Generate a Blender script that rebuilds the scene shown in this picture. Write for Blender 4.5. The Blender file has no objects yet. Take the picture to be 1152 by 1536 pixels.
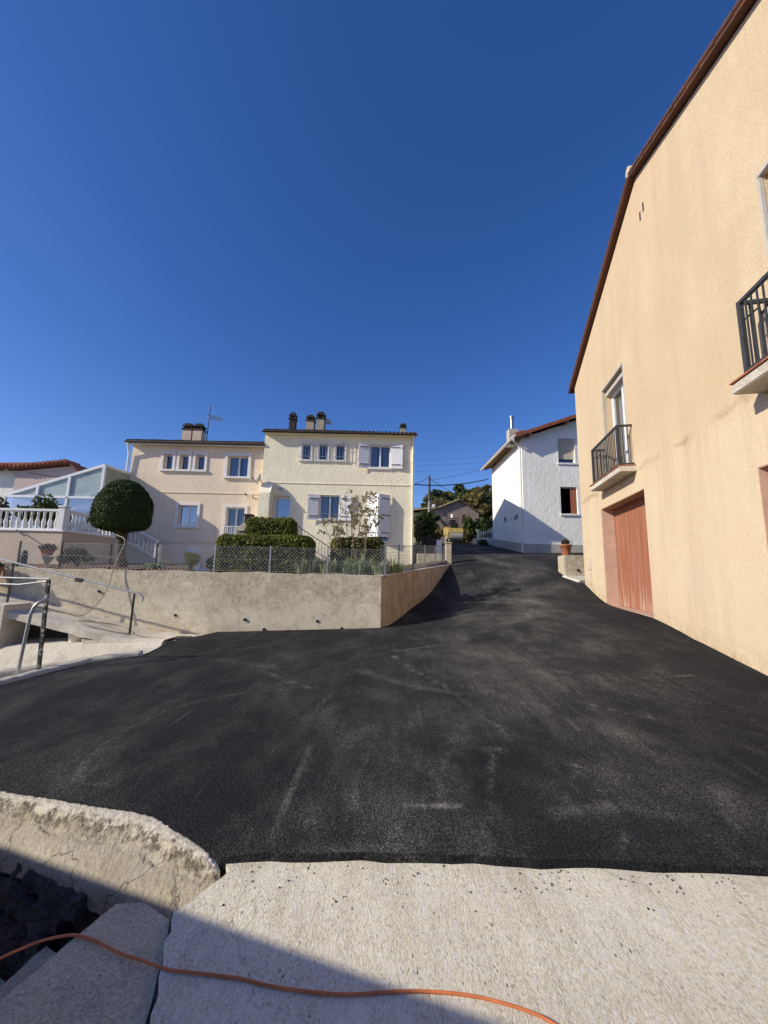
import bpy, bmesh, math, random
import numpy as np
from mathutils import Vector, Matrix
from mathutils.geometry import delaunay_2d_cdt
random.seed(7); rng = np.random.default_rng(7)
PI = math.pi
sc = bpy.context.scene
COL = sc.collection

# ------------------------------------------------------------------ objects
def tag(o, label=None, cat=None, group=None, kind=None):
    if label: o['label'] = label
    if cat: o['category'] = cat
    if group: o['group'] = group
    if kind: o['kind'] = kind
    return o

def thing(name, label, cat, loc=(0, 0, 0), group=None):
    o = bpy.data.objects.new(name, None); COL.objects.link(o)
    o.location = loc; o.empty_display_size = .2
    return tag(o, label, cat, group)

def link(name, me, mats, parent=None):
    o = bpy.data.objects.new(name, me); COL.objects.link(o)
    for m in (mats if isinstance(mats, (list, tuple)) else [mats]): me.materials.append(m)
    if parent is not None:
        o.parent = parent
        b = parent; off = Vector((0, 0, 0))
        while b is not None: off += b.location; b = b.parent
        o.location = (0, 0, 0)
        if off.length > 0: me.transform(Matrix.Translation(-off))
    return o

def copy_tree(o, parent=None):
    c = o.copy(); COL.objects.link(c); c.parent = parent
    for ch in [k for k in o.children]: copy_tree(ch, c)
    return c

class MB:
    """collects vertices and faces in world metres"""
    def __init__(s): s.v = []; s.f = []; s.mi = []; s.sm = []
    def add(s, vs, fs, mi=0, smooth=False):
        b = len(s.v); s.v += [tuple(map(float, p)) for p in vs]
        for f in fs: s.f.append(tuple(b + i for i in f)); s.mi.append(mi); s.sm.append(smooth)
        return s
    def quad(s, a, b, c, d, mi=0): return s.add([a, b, c, d], [(0, 1, 2, 3)], mi)
    def hexa(s, p, mi=0):   # p: 4 bottom, 4 top
        return s.add(p, [(3, 2, 1, 0), (4, 5, 6, 7), (0, 1, 5, 4), (1, 2, 6, 5), (2, 3, 7, 6), (3, 0, 4, 7)], mi)
    def box(s, x0, x1, y0, y1, z0, z1, mi=0):
        return s.hexa([(x0, y0, z0), (x1, y0, z0), (x1, y1, z0), (x0, y1, z0), (x0, y0, z1), (x1, y0, z1), (x1, y1, z1), (x0, y1, z1)], mi)
    def fbox(s, F, u0, u1, z0, z1, d0, d1, mi=0):
        return s.hexa([F(u0, z0, d1), F(u1, z0, d1), F(u1, z0, d0), F(u0, z0, d0), F(u0, z1, d1), F(u1, z1, d1), F(u1, z1, d0), F(u0, z1, d0)], mi)
    def tube(s, pts, r, n=8, cap=True, mi=0, smooth=True):
        pts = [Vector(p) for p in pts]; m = len(pts)
        rr = r if isinstance(r, (list, tuple)) else [r] * m
        vs = []; up = Vector((0, 0, 1)); prev = None
        for i, p in enumerate(pts):
            d = (pts[min(i + 1, m - 1)] - pts[max(i - 1, 0)]).normalized()
            if prev is None:
                a = d.cross(up) if abs(d.z) < .95 else d.cross(Vector((1, 0, 0)))
            else:
                a = prev - d * prev.dot(d)
            a.normalize(); prev = a; b = d.cross(a)
            for k in range(n):
                t = 2 * PI * k / n; vs.append(p + (a * math.cos(t) + b * math.sin(t)) * rr[i])
        fs = [(i * n + k, i * n + (k + 1) % n, (i + 1) * n + (k + 1) % n, (i + 1) * n + k) for i in range(m - 1) for k in range(n)]
        s.add(vs, fs, mi, smooth)
        if cap: s.add([vs[k] for k in range(n)], [tuple(range(n))[::-1]], mi); s.add([vs[(m - 1) * n + k] for k in range(n)], [tuple(range(n))], mi)
        return s
    def bar(s, a, b, w, h=None, mi=0):
        a = Vector(a); b = Vector(b); h = h or w
        d = (b - a).normalized(); up = Vector((0, 0, 1)) if abs(d.z) < .9 else Vector((0, 1, 0))
        x = d.cross(up).normalized() * w / 2; y = x.cross(d).normalized() * h / 2
        p = [a - x - y, a + x - y, a + x + y, a - x + y, b - x - y, b + x - y, b + x + y, b - x + y]
        return s.hexa(p, mi)
    def lathe(s, c, prof, n=12, mi=0, smooth=True):
        c = Vector(c); vs = []
        for r, z in prof:
            for k in range(n): vs.append((c.x + r * math.cos(2 * PI * k / n), c.y + r * math.sin(2 * PI * k / n), c.z + z))
        m = len(prof)
        fs = [(i * n + k, i * n + (k + 1) % n, (i + 1) * n + (k + 1) % n, (i + 1) * n + k) for i in range(m - 1) for k in range(n)]
        s.add(vs, fs, mi, smooth)
        s.add(vs[:n], [tuple(range(n))[::-1]], mi); s.add(vs[-n:], [tuple(range(n))], mi)
        return s
    def build(s, name, mats, parent=None, label=None, bevel=0):
        me = bpy.data.meshes.new(name); me.from_pydata(s.v, [], s.f)
        me.polygons.foreach_set('material_index', s.mi); me.polygons.foreach_set('use_smooth', s.sm); me.update()
        o = link(name, me, mats, parent)
        if label: o['label'] = label
        if bevel:
            bm = bmesh.new(); bm.from_mesh(me); bmesh.ops.remove_doubles(bm, verts=bm.verts, dist=1e-4)
            es = [e for e in bm.edges if len(e.link_faces) == 2 and e.calc_face_angle(0) > .6]
            bmesh.ops.bevel(bm, geom=es, offset=bevel, segments=2, affect='EDGES', clamp_overlap=True); bm.to_mesh(me); bm.free()
        return o

class Frame:
    """a vertical plane: u along it, z up, d out of it"""
    def __init__(s, ox, oy, ux, uy):
        l = math.hypot(ux, uy); s.o = (ox, oy); s.u = (ux / l, uy / l); s.n = (s.u[1], -s.u[0])
    def __call__(s, u, z, d=0): return (s.o[0] + u * s.u[0] + d * s.n[0], s.o[1] + u * s.u[1] + d * s.n[1], z)

# ------------------------------------------------------------------ materials
class NT:
    def __init__(s, name):
        s.m = bpy.data.materials.new(name); s.m.use_nodes = True; s.t = s.m.node_tree
        s.b = s.t.nodes['Principled BSDF']; s.out = s.t.nodes['Material Output']; s._pos = None
    def n(s, typ, **kw):
        x = s.t.nodes.new(typ)
        for k, v in kw.items(): setattr(x, k, v)
        return x
    def l(s, a, b): s.t.links.new(a, b)
    def setin(s, sock, v):
        if hasattr(v, 'is_linked') or isinstance(v, bpy.types.NodeSocket): s.l(v, sock)
        elif isinstance(v, (tuple, list)) and len(v) == 3 and sock.type == 'RGBA': sock.default_value = (*v, 1)
        else: sock.default_value = v
    @property
    def pos(s):
        if s._pos is None: s._pos = s.n('ShaderNodeNewGeometry').outputs['Position']
        return s._pos
    def math(s, op, a, b=0., c=0.):
        x = s.n('ShaderNodeMath', operation=op)
        for i, v in enumerate((a, b, c)): s.setin(x.inputs[i], v)
        return x.outputs[0]
    def scale(s, v, sx, sy, sz):
        x = s.n('ShaderNodeVectorMath', operation='MULTIPLY'); s.l(v, x.inputs[0]); x.inputs[1].default_value = (sx, sy, sz); return x.outputs[0]
    def noise(s, sc_, detail=4, rough=.55, vec=None, dist=0):
        x = s.n('ShaderNodeTexNoise'); x.inputs['Scale'].default_value = sc_; x.inputs['Detail'].default_value = detail
        x.inputs['Roughness'].default_value = rough; x.inputs['Distortion'].default_value = dist; s.l(vec or s.pos, x.inputs['Vector']); return x.outputs['Fac']
    def voro(s, sc_, vec=None, feature='F1'):
        x = s.n('ShaderNodeTexVoronoi', feature=feature); x.inputs['Scale'].default_value = sc_; s.l(vec or s.pos, x.inputs['Vector']); return x.outputs['Distance']
    def remap(s, v, a, b, c=0., d=1.):
        x = s.n('ShaderNodeMapRange'); s.l(v, x.inputs[0])
        for i, k in enumerate((a, b, c, d)): x.inputs[i + 1].default_value = k
        return x.outputs[0]
    def mix(s, f, a, b, mode='MIX'):
        x = s.n('ShaderNodeMix', data_type='RGBA', blend_type=mode); s.setin(x.inputs[0], f); s.setin(x.inputs[6], a); s.setin(x.inputs[7], b); return x.outputs[2]
    def xyz(s):
        x = s.n('ShaderNodeSeparateXYZ'); s.l(s.pos, x.inputs[0]); return x.outputs
    def bump(s, h, strength=.5, dist=.01, prev=None):
        x = s.n('ShaderNodeBump'); x.inputs['Strength'].default_value = strength; x.inputs['Distance'].default_value = dist; s.l(h, x.inputs['Height'])
        if prev is not None: s.l(prev, x.inputs['Normal'])
        return x.outputs[0]
    def done(s, col, rough=.8, normal=None, spec=.3, metal=0.):
        s.setin(s.b.inputs['Base Color'], col); s.setin(s.b.inputs['Roughness'], rough)
        s.b.inputs['Specular IOR Level'].default_value = spec; s.b.inputs['Metallic'].default_value = metal
        if normal is not None: s.l(normal, s.b.inputs['Normal'])
        return s.m

def simple(name, col, rough=.6, var=.15, sc_=6, metal=0., bump=0, bsc=60, spec=.3):
    t = NT(name); dark = tuple(c * (1 - var) for c in col); lite = tuple(min(1, c * (1 + var)) for c in col)
    c = t.mix(t.remap(t.noise(sc_, 6, .6), .3, .7), dark, lite)
    nb = t.bump(t.noise(bsc, 4), bump, .01) if bump else None
    return t.done(c, rough, nb, spec, metal)

def render_mat(name, col, fine=90, fs=.5, fd=.006, relief=0, rsc=7, rd=.02, dirt=(.6, .55, .48), dirt_amt=.35, grain=.10):
    """wall render: fine grain, trowel relief, dirt streaks running down"""
    t = NT(name)
    big = t.noise(.55, 5, .6); mid = t.noise(3.2, 5, .6)
    c = t.mix(t.remap(big, .3, .7), tuple(k * .90 for k in col), tuple(min(1, k * 1.07) for k in col))
    c = t.mix(t.remap(mid, .35, .75, 0, .35), c, tuple(k * .85 for k in col))
    st = t.noise(1., 5, .65, t.scale(t.pos, 2.6, 2.6, .28))
    c = t.mix(t.remap(st, .52, .78, 0, dirt_amt), c, tuple(a * b for a, b in zip(col, dirt)))
    g = t.noise(fine * 2.2, 2, .6)
    c = t.mix(grain, c, t.mix(t.remap(g, .35, .65), (.15, .15, .15), (1, 1, 1)), 'OVERLAY')
    nb = t.bump(t.noise(fine, 3, .6), fs, fd)
    if relief:
        r = t.noise(rsc, 3, .5, t.scale(t.pos, 1, 1, .55), 1.2)
        nb = t.bump(t.remap(r, .35, .65), relief, rd, nb)
    return t.done(c, .92, nb, .15)

def right_wall_mat():
    t = NT('peach_render'); col = (.66, .435, .225)
    X = t.xyz()
    big = t.noise(.5, 5, .6); mid = t.noise(2.3, 6, .62)
    c = t.mix(t.remap(big, .3, .7), (.61, .465, .295), (.68, .535, .36))
    c = t.mix(t.remap(mid, .4, .75, 0, .5), c, (.57, .425, .28))
    low = t.remap(t.math('ADD', X[2], t.remap(t.noise(.9, 4), .3, .7, -.5, .5)), 4.4, 3.5)
    c = t.mix(t.math('MULTIPLY', low, .55), c, (.72, .575, .395))
    st = t.noise(1., 5, .65, t.scale(t.pos, 1.9, 1.9, .22))
    c = t.mix(t.remap(st, .46, .74, 0, .5), c, (.50, .365, .25))
    c = t.mix(t.remap(t.noise(.35, 3), .45, .65, 0, .45), c, (.62, .43, .285))
    band = t.math('ABSOLUTE', t.math('SUBTRACT', t.math('ADD', X[2], t.remap(t.noise(2.2, 4), .3, .7, -.12, .12)), 3.90))
    bm = t.math('MULTIPLY', t.remap(band, .0, .10, 1, 0), t.remap(t.noise(.8, 4), .42, .62, 0, .8))
    c = t.mix(bm, c, (.33, .22, .13))
    foot = t.remap(t.math('ADD', X[2], t.math('MULTIPLY', X[1], -.105)), .22, -.14)
    c = t.mix(t.math('MULTIPLY', foot, t.remap(t.noise(9, 5), .35, .7, 0, .7)), c, (.42, .30, .15))
    dr = t.math('MULTIPLY', t.remap(t.noise(1., 4, .7, t.scale(t.pos, 7, 7, .10)), .54, .66), t.math('MULTIPLY', t.remap(X[2], 2.2, 3.8), t.remap(X[2], 4.0, 3.85))); c = t.mix(t.math('MULTIPLY', dr, .3), c, (.36, .27, .18))
    g = t.noise(150, 2, .6)
    g2 = t.noise(42, 3, .7); c = t.mix(.16, c, t.mix(t.remap(g2, .3, .7), (.12, .12, .12), (.95, .95, .95)), 'OVERLAY')
    c = t.mix(.22, c, t.mix(t.remap(g, .35, .65), (.08, .08, .08), (1, 1, 1)), 'OVERLAY')
    nb = t.bump(t.noise(70, 3, .65), .8, .012)
    nb = t.bump(t.noise(5, 3), .25, .02, nb)
    return t.done(c, .93, nb, .12)

def concrete_mat(name, c0, c1, pit=.5, pd=.012, stain=(.25, .22, .17), st_amt=.5, sc_=1., speck=True, strength=.8):
    t = NT(name)
    c = t.mix(t.remap(t.noise(1.3 * sc_, 6, .65), .3, .7), c0, c1)
    c = t.mix(t.remap(t.noise(4.5 * sc_, 6, .7), .5, .75, 0, st_amt), c, stain)
    if speck:
        v = t.voro(38 * sc_); m = t.math('MULTIPLY', t.remap(v, .16, .26, 1, 0), t.remap(t.noise(17 * sc_, 2), .5, .62))
        c = t.mix(t.math('MULTIPLY', m, .75), c, tuple(k * .42 for k in c0))
        g = t.noise(105 * sc_, 4, .8); c = t.mix(.6, c, t.mix(t.remap(g, .3, .7), (.1, .1, .1), (.95, .95, .95)), 'OVERLAY')
    h1 = t.noise(46 * sc_, 5, .7, None, .6); nb = t.bump(t.remap(h1, .3, .7), strength, pd)
    nb = t.bump(t.remap(t.voro(30 * sc_), .05, .35), pit, pd * .8, nb)
    nb = t.bump(t.noise(9 * sc_, 4), .4, pd * 2, nb)
    return t.done(c, .95, nb, .1)

def apron_mat():
    t = NT('brushed_concrete')
    sv = t.scale(t.pos, 1.5, .62, 1)
    c = t.mix(t.remap(t.noise(1.1, 6, .65), .3, .7), (.85, .75, .57), (.94, .865, .69))
    c = t.mix(t.remap(t.noise(1., 7, .75, t.scale(t.pos, 4.5, .5, 1)), .46, .66, 0, .75), c, (.62, .53, .385)); c = t.mix(t.remap(t.noise(1.7, 6, .75), .55, .72, 0, .5), c, (.52, .45, .34))
    h = t.noise(42, 6, .75, sv, 1.1)                       # ridged, brushed when wet
    c = t.mix(t.remap(h, .38, .50, .5, 0), c, (.46, .39, .28))
    v = t.voro(24, sv); hole = t.math('MULTIPLY', t.remap(v, .10, .17, 1, 0), t.remap(t.noise(6, 3), .52, .60))
    c = t.mix(t.math('MULTIPLY', hole, .85), c, (.07, .065, .06))
    g = t.noise(105, 5, .85, sv); c = t.mix(.65, c, t.mix(t.remap(g, .36, .62), (.08, .08, .08), (1, 1, 1)), 'OVERLAY'); pv = t.voro(52, sv); c = t.mix(t.math('MULTIPLY', t.remap(pv, .16, .30, 1, 0), t.remap(t.noise(14, 3), .46, .58, 0, .6)), c, (.30, .25, .18))
    c = t.mix(t.math('MULTIPLY', t.remap(g, .42, .32), .4), c, (.34, .285, .20))
    # hairline cracks
    e = t.n('ShaderNodeTexVoronoi', feature='DISTANCE_TO_EDGE'); e.inputs['Scale'].default_value = .62
    wv = t.n('ShaderNodeVectorMath', operation='ADD'); t.l(t.pos, wv.inputs[0])
    nz = t.n('ShaderNodeTexNoise'); nz.inputs['Scale'].default_value = 5; nz.inputs['Detail'].default_value = 5; t.l(t.pos, nz.inputs['Vector'])
    sc2 = t.n('ShaderNodeVectorMath', operation='SCALE'); t.l(nz.outputs['Color'], sc2.inputs[0]); sc2.inputs['Scale'].default_value = .22; t.l(sc2.outputs[0], wv.inputs[1])
    t.l(wv.outputs[0], e.inputs['Vector'])
    cr = t.remap(e.outputs['Distance'], .0, .006, 1, 0); c = t.mix(t.math('MULTIPLY', cr, t.remap(t.noise(1.3, 3), .48, .6, .05, .55)), c, (.16, .14, .115))
    nb = t.bump(t.remap(h, .3, .65), .7, .010); nb = t.bump(g, .5, .004, nb)
    nb = t.bump(t.noise(13, 4), .3, .012, nb)
    nb = t.bump(hole, .6, -.01, nb)
    return t.done(c, .95, nb, .1)

def asphalt_mat():
    t = NT('fresh_asphalt')
    at = t.n('ShaderNodeAttribute', attribute_name='dust'); D = at.outputs['Fac']
    fine = t.noise(100, 3, .8); stone = t.noise(62, 4, .85)
    c = t.mix(t.remap(fine, .42, .60), (.0035, .0037, .0045), (.030, .030, .032))
    c = t.mix(t.remap(t.noise(.5, 5, .6), .4, .7, 0, .5), c, (.022, .022, .023))
    speck = t.remap(stone, .50, .60); speck2 = t.remap(fine, .45, .58)
    c = t.mix(t.math('MULTIPLY', t.remap(stone, .60, .68), .55), c, (.13, .13, .13))
    # dust: a broken film, rake marks along the paving, and the scrapes painted per vertex
    film = t.math('MULTIPLY', t.remap(t.noise(.8, 7, .72, t.scale(t.pos, 1.2, .6, 1), .3), .45, .72), .42)
    rake = t.math('MULTIPLY', t.remap(t.noise(1., 5, .7, t.scale(t.pos, 20, .7, 1)), .56, .70), t.remap(t.noise(.6, 4), .40, .58, 0, .35))
    dd = t.math('MULTIPLY', D, t.math('MULTIPLY', t.remap(t.noise(4.5, 6, .75), .3, .62, .45, 1.25), t.remap(t.noise(1., 5, .75, t.scale(t.pos, 11, .9, 1)), .34, .62, .55, 1.2)))
    tot = t.math('ADD', t.math('MAXIMUM', film, rake), dd)
    grit = t.math('ADD', t.math('MULTIPLY', speck, .75), t.math('MULTIPLY', speck2, .35))
    f = t.n('ShaderNodeClamp'); t.l(t.math('ADD', t.math('MULTIPLY', tot, grit), t.math('MULTIPLY', t.math('POWER', tot, 2.), .25)), f.inputs[0])
    c = t.mix(f.outputs[0], c, (.34, .315, .27))
    nb = t.bump(t.remap(t.voro(62), .0, .5), .9, .007); nb = t.bump(fine, .7, .006, nb); nb = t.bump(t.noise(1.4, 4), .3, .02, nb)
    return t.done(c, .92, nb, .15)

def leaf_mat(name, a, b, c=None, trans=.25):
    t = NT(name); gi = t.n('ShaderNodeNewGeometry'); r = gi.outputs['Random Per Island']
    col = t.mix(t.remap(r, 0, 1), a, b)
    if c: col = t.mix(t.remap(t.noise(2.2, 3), .5, .7), col, c)
    t.done(col, .65, None, .2)
    tr = t.n('ShaderNodeBsdfTranslucent'); t.setin(tr.inputs['Color'], col)
    mx = t.n('ShaderNodeMixShader'); mx.inputs[0].default_value = trans; t.l(t.b.outputs[0], mx.inputs[1]); t.l(tr.outputs[0], mx.inputs[2]); t.l(mx.outputs[0], t.out.inputs[0])
    return t.m

def glass_mat(name, tint=(.55, .65, .75), refl=.35):
    t = NT(name); tr = t.n('ShaderNodeBsdfTransparent'); t.setin(tr.inputs[0], tint)
    gl = t.n('ShaderNodeBsdfGlossy'); gl.inputs['Roughness'].default_value = .03; t.setin(gl.inputs['Color'], (.9, .95, 1))
    nb = t.bump(t.noise(2.5, 2), .08, .02); t.l(nb, gl.inputs['Normal'])
    fr = t.n('ShaderNodeFresnel'); fr.inputs[0].default_value = 1.5
    f = t.remap(fr.outputs[0], 0, 1, refl, 1)
    mx = t.n('ShaderNodeMixShader'); t.l(f, mx.inputs[0]); t.l(tr.outputs[0], mx.inputs[1]); t.l(gl.outputs[0], mx.inputs[2]); t.l(mx.outputs[0], t.out.inputs[0])
    return t.m

def wood_mat(name, c0, c1, worn, amt=.6):
    t = NT(name); X = t.xyz()
    g = t.noise(1., 6, .7, t.scale(t.pos, 22, 22, .9)); c = t.mix(t.remap(g, .3, .7), c0, c1)
    w = t.noise(1., 6, .7, t.scale(t.pos, 9, 9, .8)); low = t.remap(X[2], 1.5, .85)
    f = t.math('MULTIPLY', t.remap(w, .46, .72), t.math('ADD', .35, t.math('MULTIPLY', low, 1.2)))
    n_ = t.n('ShaderNodeClamp'); t.l(t.math('MULTIPLY', f, amt), n_.inputs[0])
    c = t.mix(n_.outputs[0], c, worn)
    return t.done(c, .75, t.bump(g, .35, .004), .25)

def tile_mat(name, a, b, c):
    t = NT(name); v = t.n('ShaderNodeTexVoronoi'); v.inputs['Scale'].default_value = 4; t.l(t.pos, v.inputs['Vector'])
    col = t.mix(t.remap(t.noise(5, 3), .3, .7), a, b); col = t.mix(t.remap(t.noise(14, 5, .7), .5, .7, 0, .6), col, c)
    return t.done(col, .9, t.bump(t.noise(50, 4), .4, .01), .15)

Mt = dict(
    peach=right_wall_mat(),
    cream=render_mat('cream_render', (.93, .85, .63), 60, .35, .006, .30, 9, .022, dirt_amt=.2, grain=.06),
    beige=render_mat('pink_beige_render', (.88, .72, .53), 60, .35, .006, .26, 9, .022, dirt_amt=.2, grain=.06),
    beige_plain=render_mat('pale_terrace_render', (.60, .485, .37), 70, .4, .005, dirt_amt=.35),
    white=render_mat('white_render', (.93, .89, .80), 40, .5, .012, .35, 4.5, .02, dirt=(.7, .7, .68), dirt_amt=.25, grain=.05),
    plinth=render_mat('grey_plinth', (.46, .43, .37), 40, .5, .01, dirt_amt=.4),
    pinkhouse=render_mat('rose_render', (.60, .47, .43), 60, .3, .006, dirt_amt=.25),
    wallconc=concrete_mat('weathered_concrete', (.58, .50, .345), (.76, .67, .50), .4, .02, (.33, .265, .16), .85, .6),
    rustconc=None, ramp=concrete_mat('rough_pale_concrete', (.64, .575, .46), (.76, .69, .56), .4, .015, (.30, .25, .18), .6, .7),
    kerb=concrete_mat('pitted_kerb_concrete', (.50, .455, .375), (.64, .59, .49), .8, .010, (.24, .21, .16), .6, .9, True, 1.),
    slab=concrete_mat('stained_slab_concrete', (.56, .45, .30), (.68, .56, .39), .3, .008, (.26, .20, .15), .6, .8),
    stone=concrete_mat('dark_stone', (.075, .07, .062), (.15, .135, .115), .6, .02, (.03, .03, .028), .7, .7),
    apron=apron_mat(), asphalt=asphalt_mat(),
    soil=simple('garden_soil', (.11, .085, .055), .95, .4, 8, bump=.7, bsc=30),
    earth=simple('dry_grass_earth', (.09, .085, .045), .95, .4, 1.2, bump=.7, bsc=12),
    tile_red=tile_mat('terracotta_tile', (.34, .125, .07), (.22, .085, .055), (.16, .10, .08)),
    verge=tile_mat('weathered_brown_tile', (.155, .068, .045), (.10, .048, .035), (.085, .06, .05)), tile_dark=tile_mat('aged_dark_tile', (.075, .06, .05), (.13, .10, .08), (.05, .05, .045)),
    gutter=simple('pale_gutter', (.62, .58, .50), .5, .08), brown=simple('dark_brown_fascia', (.05, .038, .03), .6, .2),
    rafter=simple('varnished_rafter', (.30, .17, .085), .6, .25, 12),
    pvc=simple('white_pvc', (.80, .80, .80), .35, .03), trim=simple('white_trim', (.80, .78, .74), .8, .06, 5, bump=.2),
    shutter=simple('white_shutter_paint', (.80, .79, .78), .5, .04), black=simple('black_iron', (.018, .018, .02), .5, .3, 20, bump=.2),
    iron=simple('grey_iron', (.055, .058, .06), .55, .3, 14, .3), galv=simple('galvanised_steel', (.42, .42, .41), .45, .15, 20, .6),
    wornsteel=None, greymetal=simple('grey_post', (.20, .205, .215), .5, .15, 9),
    glass=glass_mat('window_glass', (.62, .67, .74), .09), room=simple('dark_room', (.016, .016, .02), .9, .1),
    curtain=simple('net_curtain', (.50, .52, .56), .9, .2, 14), blueglass=glass_mat('blue_glass', (.38, .5, .72), .30),
    redcurtain=simple('terracotta_curtain', (.42, .19, .12), .9, .15, 9), orangecurtain=simple('orange_curtain', (.45, .17, .09), .9, .2, 9),
    garage=wood_mat('faded_red_boards', (.45, .18, .095), (.25, .088, .05), (.50, .36, .27), .95),
    jamb=simple('pink_jamb_render', (.52, .34, .25), .9, .12, 4, bump=.3),
    chim=concrete_mat('chimney_concrete', (.36, .31, .24), (.48, .42, .33), .4, .02, (.14, .12, .10), .6, .8, False),
    soot=simple('sooty_concrete', (.045, .035, .03), .9, .4, 8), flue=simple('zinc_flue', (.30, .31, .33), .35, .15, 9, .8),
    roofblue=simple('solar_panel', (.015, .02, .045), .2, .2), frosted=simple('frosted_panel', (.34, .42, .42), .35, .18, 2.5, spec=.5),
    frostedwarm=simple('olive_panel', (.36, .37, .27), .5, .12, 2), terracotta=simple('terracotta_pot', (.36, .13, .07), .85, .2, 9),
    hose=simple('beige_hose', (.33, .27, .18), .6, .15), bark=simple('tree_bark', (.085, .065, .05), .95, .35, 12, bump=.8, bsc=25),
    twig=simple('pale_twig', (.22, .17, .11), .9, .2), orange=simple('orange_conduit', (.58, .17, .06), .6, .25, 9), yellow=simple('machine_yellow', (.42, .31, .11), .6, .3, 5),
    drum=simple('worn_steel_drum', (.36, .34, .31), .5, .2, 9), rubber=simple('black_rubber', (.02, .02, .02), .7, .2),
    wirecol=simple('cable_black', (.02, .02, .022), .7, .1), pole=simple('creosoted_pole', (.10, .09, .08), .85, .3, 6),
    farwall=simple('brown_roughcast', (.26, .195, .16), .95, .25, 2, bump=.4), faryellow=simple('yellow_farwall', (.55, .45, .22), .9, .1),
    boxw=simple('meter_box_plastic', (.62, .52, .38), .6, .08), bucket=simple('white_plastic', (.66, .63, .57), .5, .06),
    leaf_hedge=leaf_mat('hedge_leaf', (.085, .11, .022), (.25, .26, .06), (.18, .155, .045), .38),
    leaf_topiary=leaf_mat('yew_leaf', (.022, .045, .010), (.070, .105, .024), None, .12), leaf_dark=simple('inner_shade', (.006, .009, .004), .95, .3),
    leaf_rose=leaf_mat('rose_leaf', (.20, .19, .08), (.38, .32, .17), None, .35), leaf_iris=leaf_mat('iris_blade', (.22, .28, .13), (.42, .45, .27)),
    leaf_oak=leaf_mat('autumn_oak_leaf', (.13, .13, .042), (.25, .21, .075), (.24, .17, .065), .4), leaf_pine=leaf_mat('pine_leaf', (.045, .07, .03), (.10, .13, .055)),
    leaf_green=leaf_mat('laurel_leaf', (.045, .07, .018), (.12, .15, .045), None, .3), leaf_rust=leaf_mat('rust_shrub_leaf', (.20, .145, .055), (.30, .21, .09), (.15, .16, .05), .4),
    leaf_fresh=leaf_mat('fresh_leaf', (.12, .19, .05), (.24, .31, .10), None, .35), flower=leaf_mat('yellow_flower', (.60, .42, .03), (.72, .58, .10)), leaf_pink=leaf_mat('pot_plant_leaf', (.06, .07, .035), (.16, .11, .07)),
    greytrim=simple('grey_window_trim', (.50, .47, .42), .7, .12, 6), limewall=simple('white_gate_paint', (.55, .57, .50), .7, .15, 6), stainmark=simple('dark_patch', (.10, .10, .10), .9, .3, 12),
)
def kerb_mat():
    t = NT('broken_kerb_concrete'); at = t.n('ShaderNodeAttribute', attribute_name='across'); A = at.outputs['Fac']
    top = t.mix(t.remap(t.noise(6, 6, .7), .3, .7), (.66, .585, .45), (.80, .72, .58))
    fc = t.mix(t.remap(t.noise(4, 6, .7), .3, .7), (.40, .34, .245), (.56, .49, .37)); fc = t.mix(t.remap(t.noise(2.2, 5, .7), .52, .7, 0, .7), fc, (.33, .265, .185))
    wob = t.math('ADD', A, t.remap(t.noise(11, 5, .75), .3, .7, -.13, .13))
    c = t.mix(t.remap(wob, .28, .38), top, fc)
    notch_shade = t.math('MULTIPLY', t.remap(t.math('ABSOLUTE', t.math('SUBTRACT', wob, .36)), .02, .10, 1, 0), t.remap(t.noise(20, 4, .7), .42, .58)); c = t.mix(t.math('MULTIPLY', notch_shade, .85), c, (.09, .075, .055))  # occlusion shade of the notch, painted as a broken dark line
    v = t.voro(55); m = t.math('MULTIPLY', t.remap(v, .15, .3, 1, 0), t.remap(t.noise(26, 3), .48, .6)); c = t.mix(t.math('MULTIPLY', m, .6), c, (.17, .14, .105))
    g = t.noise(150, 3, .75); c = t.mix(.4, c, t.mix(t.remap(g, .3, .7), (.1, .1, .1), (.95, .95, .95)), 'OVERLAY')
    crk = t.n('ShaderNodeTexVoronoi', feature='DISTANCE_TO_EDGE'); crk.inputs['Scale'].default_value = 2.1; w_ = t.n('ShaderNodeVectorMath', operation='ADD'); nz = t.n('ShaderNodeTexNoise'); nz.inputs['Scale'].default_value = 9; nz.inputs['Detail'].default_value = 5; t.l(t.pos, nz.inputs['Vector'])
    s2 = t.n('ShaderNodeVectorMath', operation='SCALE'); t.l(nz.outputs['Color'], s2.inputs[0]); s2.inputs['Scale'].default_value = .18; t.l(t.pos, w_.inputs[0]); t.l(s2.outputs[0], w_.inputs[1]); t.l(w_.outputs[0], crk.inputs['Vector'])
    cr = t.math('MULTIPLY', t.remap(crk.outputs['Distance'], 0, .012, 1, 0), t.remap(A, .3, .5)); c = t.mix(t.math('MULTIPLY', cr, .5), c, (.12, .10, .075))
    nb = t.bump(t.remap(t.noise(70, 5, .8), .3, .7), .8, .006); nb = t.bump(t.noise(22, 4), .4, .01, nb); nb = t.bump(t.math('ADD', notch_shade, cr), .7, -.012, nb)
    return t.done(c, .95, nb, .1)
def rust_conc():
    t = NT('rust_stained_concrete'); X = t.xyz()
    c = t.mix(t.remap(t.noise(2.2, 6, .65), .3, .7), (.50, .385, .235), (.66, .535, .36))
    st = t.noise(1., 6, .72, t.scale(t.pos, 5, 5, .7), .6); c = t.mix(t.remap(st, .40, .66, 0, .8), c, (.30, .205, .11))
    c = t.mix(t.remap(t.noise(3.5, 6, .75), .52, .72, 0, .6), c, (.22, .165, .10))
    c = t.mix(t.math('MULTIPLY', t.remap(X[1], 11.2, 10.3), .5), c, (.50, .42, .29))
    return t.done(c, .95, t.bump(t.noise(30, 5, .7), .6, .015), .1)
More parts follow.
